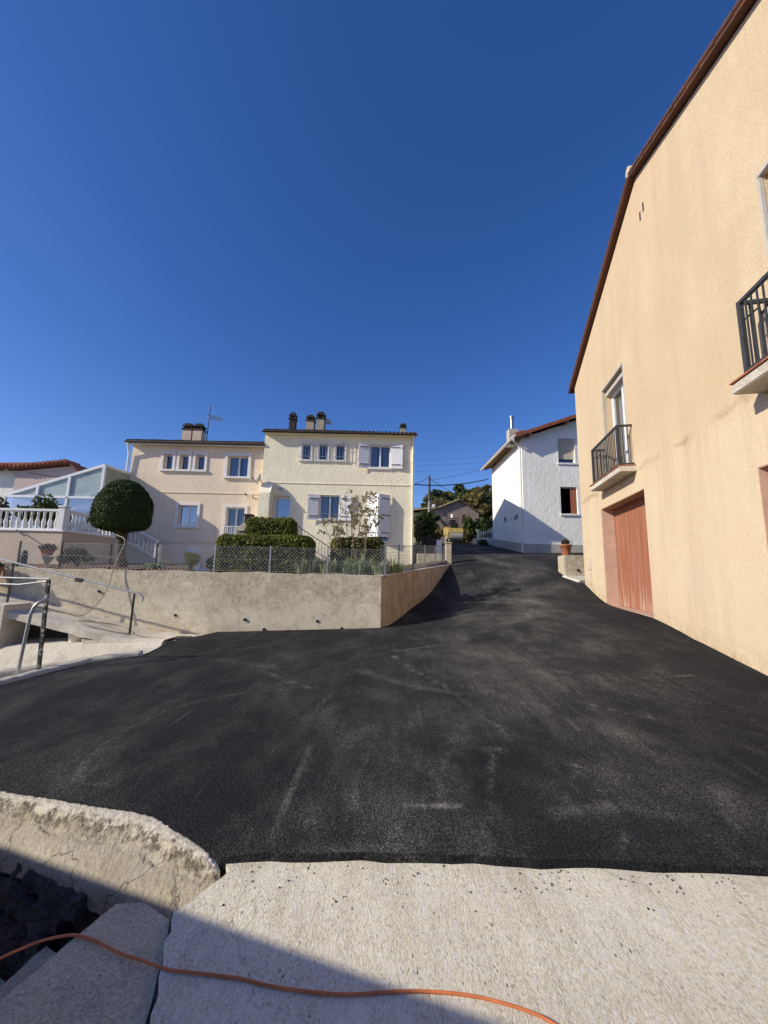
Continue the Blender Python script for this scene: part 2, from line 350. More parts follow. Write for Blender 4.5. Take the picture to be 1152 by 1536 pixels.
def wall_conc():
    t = NT('weathered_concrete'); X = t.xyz()
    c = t.mix(t.remap(t.noise(1.1, 6, .65), .3, .7), (.62, .54, .39), (.75, .665, .50))
    up = t.remap(t.math('ADD', X[2], t.remap(t.noise(1.6, 5), .3, .7, -.45, .45)), .5, 1.35)
    c = t.mix(t.math('MULTIPLY', up, t.remap(t.noise(7, 6, .75), .34, .62, .12, .8)), c, (.36, .30, .205))
    c = t.mix(t.remap(t.noise(3.2, 7, .75), .50, .68, 0, .65), c, (.40, .335, .23))
    c = t.mix(t.remap(t.noise(14, 5, .8), .55, .68, 0, .75), c, (.25, .21, .14))
    c = t.mix(t.remap(t.noise(2.0, 5, .7, t.scale(t.pos, 1, 1, 2)), .58, .72, 0, .7), c, (.80, .74, .60))
    c = t.mix(t.math('MULTIPLY', t.remap(X[2], .25, .0), t.remap(t.noise(4, 4), .4, .6, 0, .6)), c, (.55, .43, .24))
    jn = t.math('ABSOLUTE', t.math('SUBTRACT', t.math('FRACT', t.math('DIVIDE', X[0], 2.6)), .62)); c = t.mix(t.remap(jn, .0, .0025, .45, 0), c, (.2, .16, .1))
    nb = t.bump(t.noise(40, 5, .75), .6, .014); nb = t.bump(t.noise(8, 5, .6), .35, .018, nb)
    st = None
    return t.done(c, .95, nb, .1)
def worn_steel():
    t = NT('peeling_black_paint'); c = t.mix(t.remap(t.noise(9, 6, .75), .52, .58), (.03, .028, .026), (.45, .41, .35)); return t.done(c, .7, t.bump(t.noise(40, 4), .3, .004), .3)
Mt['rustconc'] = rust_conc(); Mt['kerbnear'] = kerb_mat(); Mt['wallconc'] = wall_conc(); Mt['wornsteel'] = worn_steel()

# ------------------------------------------------------------------ ground heights (thin-plate surface through surveyed points)
wl = math.hypot(2.82, 6.4); WU = (2.82 / wl, 6.4 / wl)          # direction of the wall that climbs the street
CTRL = [(0, 2.45, 0), (2.2, 2.44, 0), (4.2, 2.4, .10), (-.9, 2.5, -.02), (-2.7, 3.1, -.06), (-5.6, 6.1, -.2), (-5.1, 7.7, -.13), (-4.4, 9.7, -.04), (-4.1, 10.27, -.01),
        (-2, 10.27, .08), (4.77, 5.12, .393), (5.13, 6.76, .59), (5.42, 8.12, .757), (5.83, 10., .80), (6.03, 10.9, .85), (6.43, 12.77, 1.30), (6.37, 14, 1.53),
        (7.66, 21.5, 2.71), (7.8, 28, 3.5), (6.2, 32, 3.98), (8.6, 32, 4.03), (3.9, 30, 3.72), (2.95, 20, 2.45), (11, 16, 2.0), (11, 21, 2.75), (-8, 4, -.3), (-8, 6, -.3), (8, 36, 4.02), (4, 36, 4.0), (1.5, 5.5, .12)]
CTRL += [(-.05 + u * WU[0], 10.3 + u * WU[1], z) for u, z in ((.0, .17), (.6, .17), (1.95, .41), (3.2, .63), (4.31, .88), (5.86, 1.45), (7.1, 1.92))]
_c = np.array(CTRL)
def _phi(r2): return np.where(r2 > 0, r2 * np.log(np.maximum(r2, 1e-12)), 0)
_n = len(_c); _K = _phi(((_c[:, None, :2] - _c[None, :, :2]) ** 2).sum(-1)) + np.eye(_n) * .15
_P = np.c_[np.ones(_n), _c[:, :2]]; _A = np.block([[_K, _P], [_P.T, np.zeros((3, 3))]])
_w = np.linalg.solve(_A, np.r_[_c[:, 2], 0, 0, 0])
def GZ(xy):
    xy = np.asarray(xy, float).reshape(-1, 2)
    return _phi(((xy[:, None] - _c[None, :, :2]) ** 2).sum(-1)) @ _w[:_n] + np.c_[np.ones(len(xy)), xy] @ _w[_n:]
def gz(x, y): return float(GZ([(x, y)])[0])

def inside(poly, P):
    P = np.asarray(P); r = np.zeros(len(P), bool); n = len(poly)
    for i in range(n):
        x0, y0 = poly[i]; x1, y1 = poly[(i + 1) % n]
        c = (y0 > P[:, 1]) != (y1 > P[:, 1])
        with np.errstate(divide='ignore', invalid='ignore'): r ^= c & (P[:, 0] < (x1 - x0) * (P[:, 1] - y0) / (y1 - y0) + x0)
    return r

def resample(poly, step, jit=0.):
    out = []
    for i in range(len(poly)):
        a = np.array(poly[i]); b = np.array(poly[(i + 1) % len(poly)]); m = max(1, int(np.linalg.norm(b - a) / step))
        for k in range(m):
            p = a + (b - a) * k / m
            if jit and k: p = p + rng.normal(0, jit, 2)
            out.append(tuple(p))
    return out

def sheet(name, poly, pts, zf, mat, skirt=.1, attr=None, parent=None):
    """a sheet filling a polygon, with a skirt round its edge"""
    pts = [p for p, k in zip(pts, inside(poly, pts)) if k] if len(pts) else []
    n = len(poly); vs = [Vector(p) for p in poly] + [Vector(p) for p in pts]
    v2, _, f2, _, _, _ = delaunay_2d_cdt(vs, [(i, (i + 1) % n) for i in range(n)], [], 0, 1e-5)
    v2 = np.array([tuple(v) for v in v2]); cent = np.array([v2[list(f)].mean(0) for f in f2]); ok = inside(poly, cent)
    z = zf(v2); V = [(a[0], a[1], float(b)) for a, b in zip(v2, z)]; Fc = [tuple(f) for f, k in zip(f2, ok) if k]
    mb = MB(); mb.add(V, Fc, 0, True)
    pz = zf(np.array(poly)); b = len(mb.v)
    sk = []
    for i in range(n): sk += [(poly[i][0], poly[i][1], float(pz[i])), (poly[i][0], poly[i][1], float(pz[i]) - skirt)]
    mb.add(sk, [(2 * i, 2 * i + 1, (2 * i + 3) % (2 * n), (2 * i + 2) % (2 * n)) for i in range(n)])
    o = mb.build(name, mat, parent)
    if attr:
        a = o.data.attributes.new('dust', 'FLOAT', 'POINT'); al = np.zeros(len(o.data.vertices), np.float32)
        al[:len(v2)] = attr(v2); a.data.foreach_set('value', al)
    return o

# ------------------------------------------------------------------ ground, road, concrete apron, garden beds
def terrain_z(x, y):
    base = np.interp(y, [-400, 8, 12, 20, 33, 60, 120, 400], [-3.2, -3.2, -1.5, 1.0, 3.55, 5.0, 8, 10])
    hill = 15 * np.exp(-((x - 42) / 26) ** 2 - ((y - 95) / 34) ** 2) + 4 * np.exp(-((x - 12) / 14) ** 2 - ((y - 85) / 25) ** 2)
    return base + hill
gx = np.unique(np.r_[np.linspace(-420, -60, 13), np.linspace(-60, 70, 66), np.linspace(70, 420, 13)]); gy = np.unique(np.r_[np.linspace(-300, -10, 10), np.linspace(-10, 140, 76), np.linspace(140, 500, 13)])
XX, YY = np.meshgrid(gx, gy); ZZ = terrain_z(XX, YY) + .15 * np.sin(XX * .7) * np.cos(YY * .5) * (YY > 40)
mb = MB(); nx = len(gx)
mb.add(list(zip(XX.ravel(), YY.ravel(), ZZ.ravel())), [(j * nx + i, j * nx + i + 1, (j + 1) * nx + i + 1, (j + 1) * nx + i) for j in range(len(gy) - 1) for i in range(nx - 1)], 0, True)
tag(mb.build('ground', Mt['earth']), kind='structure')

FR = Frame(6.43, 12.77, -.2118, -.9773)                         # street face of the peach house
fp = lambda u: FR(u, 0, .0)[:2]
near = [(-.86, 2.46), (-.6, 2.495), (-.2, 2.488), (.3, 2.492), (.8, 2.478), (1.3, 2.476), (1.8, 2.46), (2.3, 2.448), (3.2, 2.43), (4.24, 2.42)]
ROAD = near + [fp(9.5), fp(7), fp(4), fp(1.5), fp(0), (6.34, 13.6), (6.38, 14.0), (6.5, 14.85), (9, 15.0), (12, 15.5), (12, 21.48), (7.67, 21.48), (7.76, 24), (7.8, 28), (8.2, 31), (8.6, 38), (3.6, 38), (3.7, 30), (3.1, 22), (2.95, 17.2)]
ROAD += [(-.03 + u * WU[0], 10.28 + u * WU[1]) for u in (7.1, 5.5, 4, 2.5, 1, 0)]
ROAD += [(-2, 10.27), (-4.1, 10.27), (-4.35, 9.75), (-4.8, 9.4), (-4.6, 8.5), (-4.56, 7.85), (-5.05, 7.62), (-5.3, 7.2), (-5.45, 6.6), (-5.6, 6.1), (-6.1, 5.2), (-8, 4.9), (-8, 3.75), (-4.5, 3.42), (-2.73, 3.14), (-2.14, 3.0), (-1.53, 2.86), (-1.18, 2.66), (-.95, 2.5)]
ROADF = resample(ROAD, .12, .007)
pp = [(x + rng.normal(0, .01), y + rng.normal(0, .01)) for x in np.arange(-8, 7, .085) for y in np.arange(5.5, 9, .085)] + [(x + rng.normal(0, .005), y + rng.normal(0, .005)) for x in np.arange(-6, 5.2, .042) for y in np.arange(2.3, 5.5, .042)]
pp += [(x, y) for x in np.arange(-6, 8, .2) for y in np.arange(9.05, 16, .2)] + [(x, y) for x in np.arange(2, 13, .5) for y in np.arange(16.1, 38, .5)]
LEFT_ARC = [(-1.2, 5.5), (-1.8, 5.35), (-2.225, 5.1), (-2.41, 4.75), (-2.48, 4.29), (-2.48, 3.9), (-2.43, 3.57), (-2.32, 3.32), (-2.22, 3.24), (-1.95, 3.2)]
STROKES = []                                                    # scrapes and tyre arcs in the dust: (points, width, amount)
def arc(cx, cy, r, a0, a1, w, amt, ry=None):
    STROKES.append(([(cx + r * math.cos(math.radians(a)), cy + (ry or r) * math.sin(math.radians(a))) for a in np.linspace(a0, a1, 26)], w, amt))
def line(pts, w, amt): STROKES.append((pts, w, amt))
line(LEFT_ARC, .016, .75); line([(-1.74, 6.34), (-.93, 5.53)], .03, 1.1); line([(-1.05, 5.52), (-.9, 5.5)], .03, 1.1); line([(3.03, 5.38), (3.98, 5.33)], .028, .9); line([(.15, 2.91), (.35, 2.90), (.55, 2.92)], .03, 1.1)
line([(-.52, 2.95), (-.47, 2.78)], .10, .75); line([(1.6, 3.17), (1.93, 3.16)], .012, .7); line([(1.92, 3.16), (1.94, 3.16)], .02, 1.1)
line([(0.18, 7.3), (0.86, 5.45), (1.2, 4.2)], 0.03, 0.7); line([(0.32, 6.87), (0.92, 5.29), (1.21, 4.05)], 0.12, 0.4); line([(-0.37, 6.42), (0.46, 5.54), (0.99, 5.19)], 0.05, 0.6); line([(-0.47, 5.28), (-0.66, 4.25), (-0.7, 3.54), (-0.6, 2.78)], 0.13, 0.5)
line([(-0.64, 3.79), (-0.63, 3.04), (-0.6, 2.56)], 0.025, 0.6); line([(0.64, 3.76), (0.51, 3.32), (0.43, 3.0)], 0.02, 0.7); line([(0.01, 4.2), (-0.2, 3.22), (-0.19, 2.8)], 0.03, 0.5); line([(0.17, 3.27), (0.15, 3.05)], 0.012, 0.25)
line([(0.35, 7.65), (1.0, 7.89), (1.56, 7.6)], 0.06, 0.6); line([(0.75, 3.82), (1.04, 3.74)], 0.05, 0.5); line([(1.88, 2.84), (2.09, 2.73), (2.14, 2.47)], 0.08, 0.6); line([(1.17, 2.91), (1.67, 3.0), (1.94, 2.86)], 0.06, 0.5)
line([(0.48, 4.31), (0.91, 4.42), (0.35, 3.17), (0.58, 3.09)], 0.16, 0.35); line([(-0.43, 2.5), (-0.17, 2.49), (0.13, 2.49)], 0.05, 0.6); line([(2.89, 4.27), (2.64, 3.46), (2.29, 2.77)], 0.08, 0.45); line([(2.21, 6.59), (2.43, 5.28), (2.31, 4.08)], 0.3, 0.4)
line([(0.32, 6.95), (1.68, 8.1), (3.98, 11.76)], 0.25, 0.42); line([(-0.14, 7.43), (0.91, 8.22), (2.16, 7.09)], 0.12, 0.45); line([(-2.85, 7.33), (-1.62, 6.7), (-0.83, 7.26)], 0.08, 0.4); line([(1.0, 3.74), (0.86, 3.19), (0.73, 2.79)], 0.02, 0.6)
line([(1.6, 3.52), (1.34, 3.03)], 0.015, 0.6); line([(1.56, 2.75), (1.41, 2.53)], 0.015, 0.5); line([(-0.33, 3.14), (-0.35, 2.69), (-0.35, 2.5)], 0.02, 0.4); line([(4.61, 10.16), (4.18, 7.19), (3.4, 4.83)], 0.25, 0.36); line([(3.52, 16.86), (2.69, 9.83), (2.59, 7.0)], 0.2, 0.42)
line([(.7, 3.6), (1.2, 5.5), (2.4, 8.5)], 1.0, .42); line([(2.6, 4.6), (3.4, 7.5)], .8, .36); arc(-.5, 1.5, 4.3, 20, 75, .018, .5); arc(-.4, 1.4, 4.6, 22, 78, .018, .45); arc(5.5, 8.5, 4.0, 175, 240, .018, .5); arc(3.2, 12, 4.2, 190, 250, .02, .45); line([(2.9, 9.6), (4.2, 13), (5.4, 19), (6, 27)], 1.0, .65); line([(4.2, 14.5), (4.5, 17), (4.9, 20)], .15, .5); line([(5.4, 15), (6, 18)], .1, .5); line([(3.4, 12), (4.6, 12.6), (5.6, 12.8)], .12, .6); line([(4.0, 13.2), (5.6, 14.6), (6.2, 15.5)], .15, .4)
for k in range(26):
    x_, y_ = rng.uniform(-2, 4.2), rng.uniform(2.7, 8); a_ = rng.normal(1.55, .35); l_ = rng.uniform(.08, .5)
    line([(x_, y_), (x_ + l_ * math.cos(a_), y_ + l_ * math.sin(a_))], rng.uniform(.010, .02), rng.uniform(.3, .7))
def dust(P):
    d = np.zeros(len(P)); x, y = P[:, 0].copy(), P[:, 1].copy()
    wob = lambda f, a, b: np.sin(x * f + a + 1.7 * np.sin(y * f * .6 + b)) * np.sin(y * f * .8 + b + 1.3 * np.sin(x * f * .5 + a))
    P = P + .035 * np.c_[wob(2.3, .4, 1.1), wob(2.1, 2.4, .3)] + .008 * np.c_[wob(9, 1, 2), wob(8, .2, 1)]
    for q, (pts, w, amt) in enumerate(STROKES):
        amt = amt * (.75 if w > .04 else .85); mod = np.clip(.55 + .75 * wob(1.6 + .2 * (q % 5), q * 1.3, q * .7) + .35 * wob(6., q, q * 2.1), .45 if w < .04 else .0, 1.3)
        best = np.full(len(P), 1e9)
        for a, b in zip(pts[:-1], pts[1:]):
            a = np.array(a); b = np.array(b); ab = b - a; t = np.clip(((P - a) @ ab) / (ab @ ab + 1e-9), 0, 1)
            best = np.minimum(best, np.linalg.norm(P - (a + t[:, None] * ab), axis=1))
        d = np.maximum(d, amt * mod * (np.exp(-(best / w) ** 2) if w < .04 else .6 * np.exp(-(best / w) ** 2) + .4 * np.exp(-(best / (2.2 * w)) ** 2)))
    return d
tag(sheet('road', ROADF, pp, lambda v: GZ(v) + .035, Mt['asphalt'], .14, dust), kind='structure')

APRON = [(-.86, 2.53), (-.5, 2.55), (1, 2.54), (4.24, 2.5), (3.6, -.6), (3.3, -7), (-.2, -7), (-.475, .6), (-.645, 1.2), (-.818, 1.72), (-.968, 2.165), (-.87, 2.3), (-.80, 2.41)]
ap = [(x, y) for x in np.arange(-1, 4.3, .1) for y in np.arange(-.2, 2.6, .1)] + [(x, y) for x in np.arange(-1, 4, .7) for y in np.arange(-7, -.2, .7)]
tag(sheet('concrete_apron', resample(APRON, .05, .005), ap, lambda v: np.clip(GZ(v), -.03, .2) * .6 - .012 + .004 * np.sin(v[:, 0] * 9) * np.sin(v[:, 1] * 7), Mt['apron'], .5), kind='structure')

def garden_z(v):
    x, y = v[:, 0], v[:, 1]; return 1.46 + np.clip((y - 10.5) * .035, 0, .5) + np.clip(x, 0, 3) * .16
GARD = [(-16, 10.5), (.0, 10.5)] + [(-.14 + u * WU[0], 10.5 + u * WU[1]) for u in (1, 3, 5, 7)] + [(2.9, 19.4), (1.6, 19.4), (1.6, 19.2), (-13, 19.2), (-13, 15.2), (-16, 15.2)]
tag(sheet('garden_bed', resample(GARD, .4), [(x, y) for x in np.arange(-16, 3, .35) for y in np.arange(10.6, 19, .35)], lambda v: garden_z(v) + .02 * np.sin(v[:, 0] * 5) * np.cos(v[:, 1] * 6), Mt['soil'], .5), kind='structure')
# side yard between the cream house and the street
tag(sheet('side_yard', resample([(1.7, 19.42), (2.93, 19.42), (2.93, 17.2), (3.05, 22), (3.65, 30), (3.5, 38), (1.0, 38), (1.0, 27), (1.7, 27)], .6), [(x, y) for x in np.arange(1, 4, .6) for y in np.arange(19, 38, .6)], lambda v: GZ(v) - .02, Mt['soil'], .8), kind='structure')

# ------------------------------------------------------------------ foliage helpers
def leaf_cloud(mb, P, size, N=None, jit=.6, mi=0, long=1.5):
    """diamond leaves at points P, roughly facing N"""
    P = np.asarray(P, float); n = len(P)
    if n == 0: return mb
    nr = rng.normal(size=(n, 3))
    nr /= np.linalg.norm(nr, axis=1)[:, None]
    if N is not None: nr = np.asarray(N) + nr * jit; nr /= np.linalg.norm(nr, axis=1)[:, None]
    a = np.cross(nr, rng.normal(size=(n, 3))); a /= np.linalg.norm(a, axis=1)[:, None] + 1e-9; b = np.cross(nr, a)
    s = (size * rng.uniform(.6, 1.35, n))[:, None]
    q = np.stack([P - a * s * long * .5, P + b * s * .5 + nr * s * .12, P + a * s * long * .5, P - b * s * .5 + nr * s * .12], 1).reshape(-1, 3)
    mb.add([tuple(p) for p in q], [(4 * i, 4 * i + 1, 4 * i + 2, 4 * i + 3) for i in range(n)], mi)
    return mb

def noise3(P, f, ph=0):
    P = np.asarray(P); return (np.sin(P[:, 0] * f + ph) * np.sin(P[:, 1] * f * 1.3 + 1.7 * ph) + np.sin(P[:, 2] * f * 1.1 + 2.1 + ph) * np.sin(P[:, 0] * f * .7 + P[:, 1] * f * .8)) * .5

def clump_tree(name, label, cat, x, y, z0, h, w, mat, group=None, nclump=26, leaves=70, ls=.3, trunk=True, flat=1., bare=.0):
    """trunk with limbs and a crown of leaf clumps with gaps between them"""
    t = thing(name, label, cat, (x, y, z0), group); tb = MB(); lm = MB()
    th = h * (.35 if trunk else .1)
    tb.tube([(x, y, z0 - .3), (x + .05 * h * rng.normal() * .3, y, z0 + th * .6), (x + rng.normal() * .03 * h, y, z0 + th), (x, y, z0 + h * .75)], [.045 * h, .035 * h, .028 * h, .008 * h], 7)
    P = []
    for k in range(nclump):
        a = rng.uniform(0, 2 * PI); r = w * .5 * math.sqrt(rng.uniform(.02, 1)) ; fz = rng.uniform(0, 1)
        prof = math.sqrt(max(.05, 1 - (abs(fz - .42) / .62) ** 2)); r *= prof
        c = np.array([x + r * math.cos(a), y + r * math.sin(a), z0 + th * .8 + (h - th * .8) * fz * flat])
        cr = w * rng.uniform(.10, .20)
        if k % 2 == 0: tb.tube([(x, y, z0 + th * rng.uniform(.6, 1.3)), tuple((c + np.array([x, y, c[2] - .1 * h])) / 2), tuple(c)], [.014 * h, .009 * h, .003 * h], 5)
        d = rng.normal(size=(int(leaves), 3)); d /= np.linalg.norm(d, axis=1)[:, None]
        P.append(c + d * cr * (rng.uniform(.35, 1.1, len(d)) ** .6)[:, None] * np.array([1, 1, .75]))
    leaf_cloud(lm, np.vstack(P), ls)
    tb.build('trunk', Mt['bark'], t); lm.build('crown', mat, t)
    return t

def box_hedge(name, label, x0, x1, y0, y1, z0, z1, n, ls, mat, group=None):
    t = thing(name, label, 'hedge', ((x0 + x1) / 2, (y0 + y1) / 2, z0), group)
    core = MB(); m = .07; core.box(x0 + m, x1 - m, y0 + m, y1 - m, z0, z1 - m); core.build('shade_core', Mt['leaf_dark'], t)  # near-black box, painted as the shade between the hedge leaves
    A = [(x1 - x0) * (z1 - z0)] * 2 + [(y1 - y0) * (z1 - z0)] * 2 + [(x1 - x0) * (y1 - y0)] * 1; A = np.array(A); A /= A.sum()
    P = []; N = []
    for k, fr_ in enumerate(A):
        c = int(n * fr_); u = rng.uniform(0, 1, c); v = rng.uniform(0, 1, c)
        X = x0 + (x1 - x0) * u; Y = y0 + (y1 - y0) * u; Z = z0 + (z1 - z0) * v
        if k < 2: P.append(np.c_[X, np.full(c, [y0, y1][k]), Z]); N.append(np.tile([0, [-1, 1][k], 0], (c, 1)))
        elif k < 4: P.append(np.c_[np.full(c, [x0, x1][k - 2]), Y, Z]); N.append(np.tile([[-1, 1][k - 2], 0, 0], (c, 1)))
        else: P.append(np.c_[X, y0 + (y1 - y0) * v, np.full(c, z1)]); N.append(np.tile([0, 0, 1], (c, 1)))
    P = np.vstack(P); N = np.vstack(N).astype(float)
    # rounded arrises and a lumpy clipped surface
    cx = np.array([(x0 + x1) / 2, (y0 + y1) / 2, (z0 + z1) / 2]); hs = np.array([(x1 - x0) / 2, (y1 - y0) / 2, (z1 - z0) / 2])
    q = (P - cx); over = np.abs(q) - (hs - .16); rr = np.linalg.norm(np.maximum(over, 0), axis=1)
    shrink = np.where(rr > .16, .16 / np.maximum(rr, 1e-6), 1.)[:, None]
    q = np.where(over > 0, np.sign(q) * ((hs - .16) + over * shrink), q); P = cx + q
    P += N * (rng.normal(0, .022, len(P)) + .03 * noise3(P, 5))[:, None]
    mb = MB(); leaf_cloud(mb, P, ls, N, 1.1); mb.build('leaves', mat, t)
    return t

# ------------------------------------------------------------------ wall, window and shutter helpers
def wall_cells(mb, F, u0, u1, z0, top, holes, rec=.25, mi=0, room=None, d=0, ubreaks=()):
    """a wall face with openings and their reveals; top is a height or a function of u"""
    tf = top if callable(top) else (lambda u: top)
    us = sorted(set([u0, u1, *ubreaks] + [h[0] for h in holes] + [h[1] for h in holes]))
    for a, b in zip(us[:-1], us[1:]):
        zs = sorted(set([z0] + [h[2] for h in holes] + [h[3] for h in holes]))
        for i, za in enumerate(zs):
            zb = zs[i + 1] if i + 1 < len(zs) else None
            mu = (a + b) / 2; mz = za + 1e-3
            if any(h[0] < mu < h[1] and h[2] <= mz < h[3] for h in holes): continue
            if zb is None: mb.quad(F(a, za, d), F(b, za, d), F(b, tf(b), d), F(a, tf(a), d), mi)
            else: mb.quad(F(a, za, d), F(b, za, d), F(b, zb, d), F(a, zb, d), mi)
    for h in holes:
        a, b, za, zb = h[:4]; r = h[4] if len(h) > 4 else rec
        for p, q in (((a, za), (b, za)), ((b, za), (b, zb)), ((b, zb), (a, zb)), ((a, zb), (a, za))):
            mb.quad(F(p[0], p[1], d), F(p[0], p[1], d - r), F(q[0], q[1], d - r), F(q[0], q[1], d), mi)
        if room is not None:
            e = r + .9; g = .06
            for p, q in (((a - g, za - g), (b + g, za - g)), ((b + g, za - g), (b + g, zb + g)), ((b + g, zb + g), (a - g, zb + g)), ((a - g, zb + g), (a - g, za - g))):
                mb.quad(F(p[0], p[1], d - r - .001), F(p[0], p[1], d - e), F(q[0], q[1], d - e), F(q[0], q[1], d - r - .001), room)
            mb.quad(F(a - g, za - g, d - e), F(b + g, za - g, d - e), F(b + g, zb + g, d - e), F(a - g, zb + g, d - e), room)

def curtain_mb(F, u0, u1, z0, z1, d, amp=.02, waves=7):
    mb = MB(); m = 40; vs = []
    for i in range(m + 1):
        u = u0 + (u1 - u0) * i / m; dd = d + amp * math.sin(i / m * waves * 2 * PI) + amp * .4 * math.sin(i * 1.7)
        vs += [F(u, z0, dd), F(u, z1, dd)]
    mb.add(vs, [(2 * i, 2 * i + 2, 2 * i + 3, 2 * i + 1) for i in range(m)], 0, True); return mb

def window(F, u0, u1, z0, z1, rec, parent, leaves=2, fw=.05, curtain='sides', cm='curtain', glass='glass', midrail=None, label=None):
    """frame (part) > pane, curtain"""
    d0, d1 = -rec - .02, -rec + .05; mb = MB()
    mb.fbox(F, u0, u0 + fw, z0, z1, d0, d1); mb.fbox(F, u1 - fw, u1, z0, z1, d0, d1)
    mb.fbox(F, u0 + fw, u1 - fw, z0, z0 + fw, d0, d1); mb.fbox(F, u0 + fw, u1 - fw, z1 - fw, z1, d0, d1)
    if leaves == 2:
        c = (u0 + u1) / 2; mb.fbox(F, c - fw * .7, c + fw * .7, z0 + fw, z1 - fw, d0, d1 - .012)
    if midrail: mb.fbox(F, u0 + fw, u1 - fw, midrail, midrail + .05, d0 + .005, d1 - .02)
    w = mb.build('window', Mt['pvc'], parent, label)
    if glass: MB().quad(F(u0 + fw * .5, z0 + fw * .5, -rec + .012), F(u1 - fw * .5, z0 + fw * .5, -rec + .012), F(u1 - fw * .5, z1 - fw * .5, -rec + .012), F(u0 + fw * .5, z1 - fw * .5, -rec + .012)).build('pane', Mt[glass], w)
    wd = u1 - u0
    if curtain == 'sides':
        curtain_mb(F, u0 + fw, u0 + wd * .36, z0 + fw, z1 - fw, -rec - .12, .018, 4).build('curtain', Mt[cm], w)
        curtain_mb(F, u1 - wd * .36, u1 - fw, z0 + fw, z1 - fw, -rec - .12, .018, 4).build('curtain', Mt[cm], w)
    elif curtain == 'full':
        curtain_mb(F, u0 + fw * .6, u1 - fw * .6, z0 + fw, z1 - fw, -rec - .12, .018, 8).build('curtain', Mt[cm], w)
    return w

def surround(F, u0, u1, z0, z1, w, proud, parent, sill=True, mat='trim'):
    """painted band standing proud round an opening"""
    mb = MB()
    mb.fbox(F, u0 - w, u0, z0, z1, -.02, proud); mb.fbox(F, u1, u1 + w, z0, z1, -.02, proud); mb.fbox(F, u0 - w, u1 + w, z1, z1 + w, -.02, proud + .003)
    if sill: mb.fbox(F, u0 - w - .02, u1 + w + .02, z0 - .10, z0, -.02, proud + .05)
    return mb.build('window_surround', Mt[mat], parent)

def shutter(F, uh, z0, z1, w, ang, side, parent, label=None, mat='shutter', straps=2):
    """board shutter hinged at uh; side +1 opens towards +u, ang 0 = flat on the wall"""
    ca, sa = math.cos(ang), math.sin(ang); mb = MB(); nb = 5; bw = w / nb
    def Q(s, z, e):   # s along the leaf, e out of its face
        return F(uh + side * (s * ca - e * sa), z, .035 + s * sa + e * ca)
    def qb(s0, s1, za, zb, e0, e1, t):
        t.hexa([Q(s0, za, e1), Q(s1, za, e1), Q(s1, za, e0), Q(s0, za, e0), Q(s0, zb, e1), Q(s1, zb, e1), Q(s1, zb, e0), Q(s0, zb, e0)])
    for k in range(nb): qb(k * bw + .004, (k + 1) * bw - .004, z0, z1, 0, .028, mb)
    qb(.0, w, z0 + .05, z1 - .05, .004, .02, mb)
    for zz in ((z0 + .16, z1 - .24)): qb(.02, w - .02, zz, zz + .08, .028, .05, mb)
    s = mb.build('shutter', Mt[mat], parent, label)
    for zz in ([z0 + .18, z1 - .22] if straps == 2 else [z0 + .18, (z0 + z1) / 2, z1 - .22]): hb = MB(); qb(.0, w * .8, zz, zz + .035, .05, .056, hb); hb.build('strap_hinge', Mt['black'], s)
    return s

def tile_row(mb, p0, p1, r, pitch, length, dirv, mi=0):
    """half-round tile ends along an eave"""
    p0 = Vector(p0); p1 = Vector(p1); n = max(1, int((p1 - p0).length / pitch)); dirv = Vector(dirv)
    for k in range(n):
        c = p0 + (p1 - p0) * (k + .5) / n; j = Vector((0, 0, random.uniform(-.01, .01)))
        mb.tube([c + j, c + dirv * length + j], [r, r * .92], 8, True, mi)

def roof_slab(mb, a, b, c, d, t):
    """sloped slab: a,b eave edge; c,d ridge edge (a->b->c->d); t thickness"""
    dn = Vector((0, 0, -t)); P = [Vector(k) for k in (a, b, c, d)]
    mb.hexa([p + dn for p in P] + P)

def antenna_mast(label, x, y, z0, h, els, cat='tv antenna', lean=.0):
    t = thing('television_antenna', label, cat, (x, y, z0)); MB().tube([(x, y, z0), (x + lean, y, z0 + h)], .022, 6).build('mast', Mt['iron'], t)
    mb = MB(); L = els
    mb.tube([(x + lean * .8 - .1, y, z0 + h * .72), (x + lean * .8 + L, y - .1, z0 + h * .72 - .12)], .018, 5)
    for k in range(11):
        s = -.02 + (L) * k / 11; hh = .10 - .004 * k; cx_, cz = x + lean * .8 + s, z0 + h * .72 - .12 * s / L
        mb.tube([(cx_ - .02, y - .25, cz + hh), (cx_, y, cz), (cx_ - .02, y + .2, cz - hh)], .011, 4)
    mb.build('aerial', Mt['galv'], t); return t

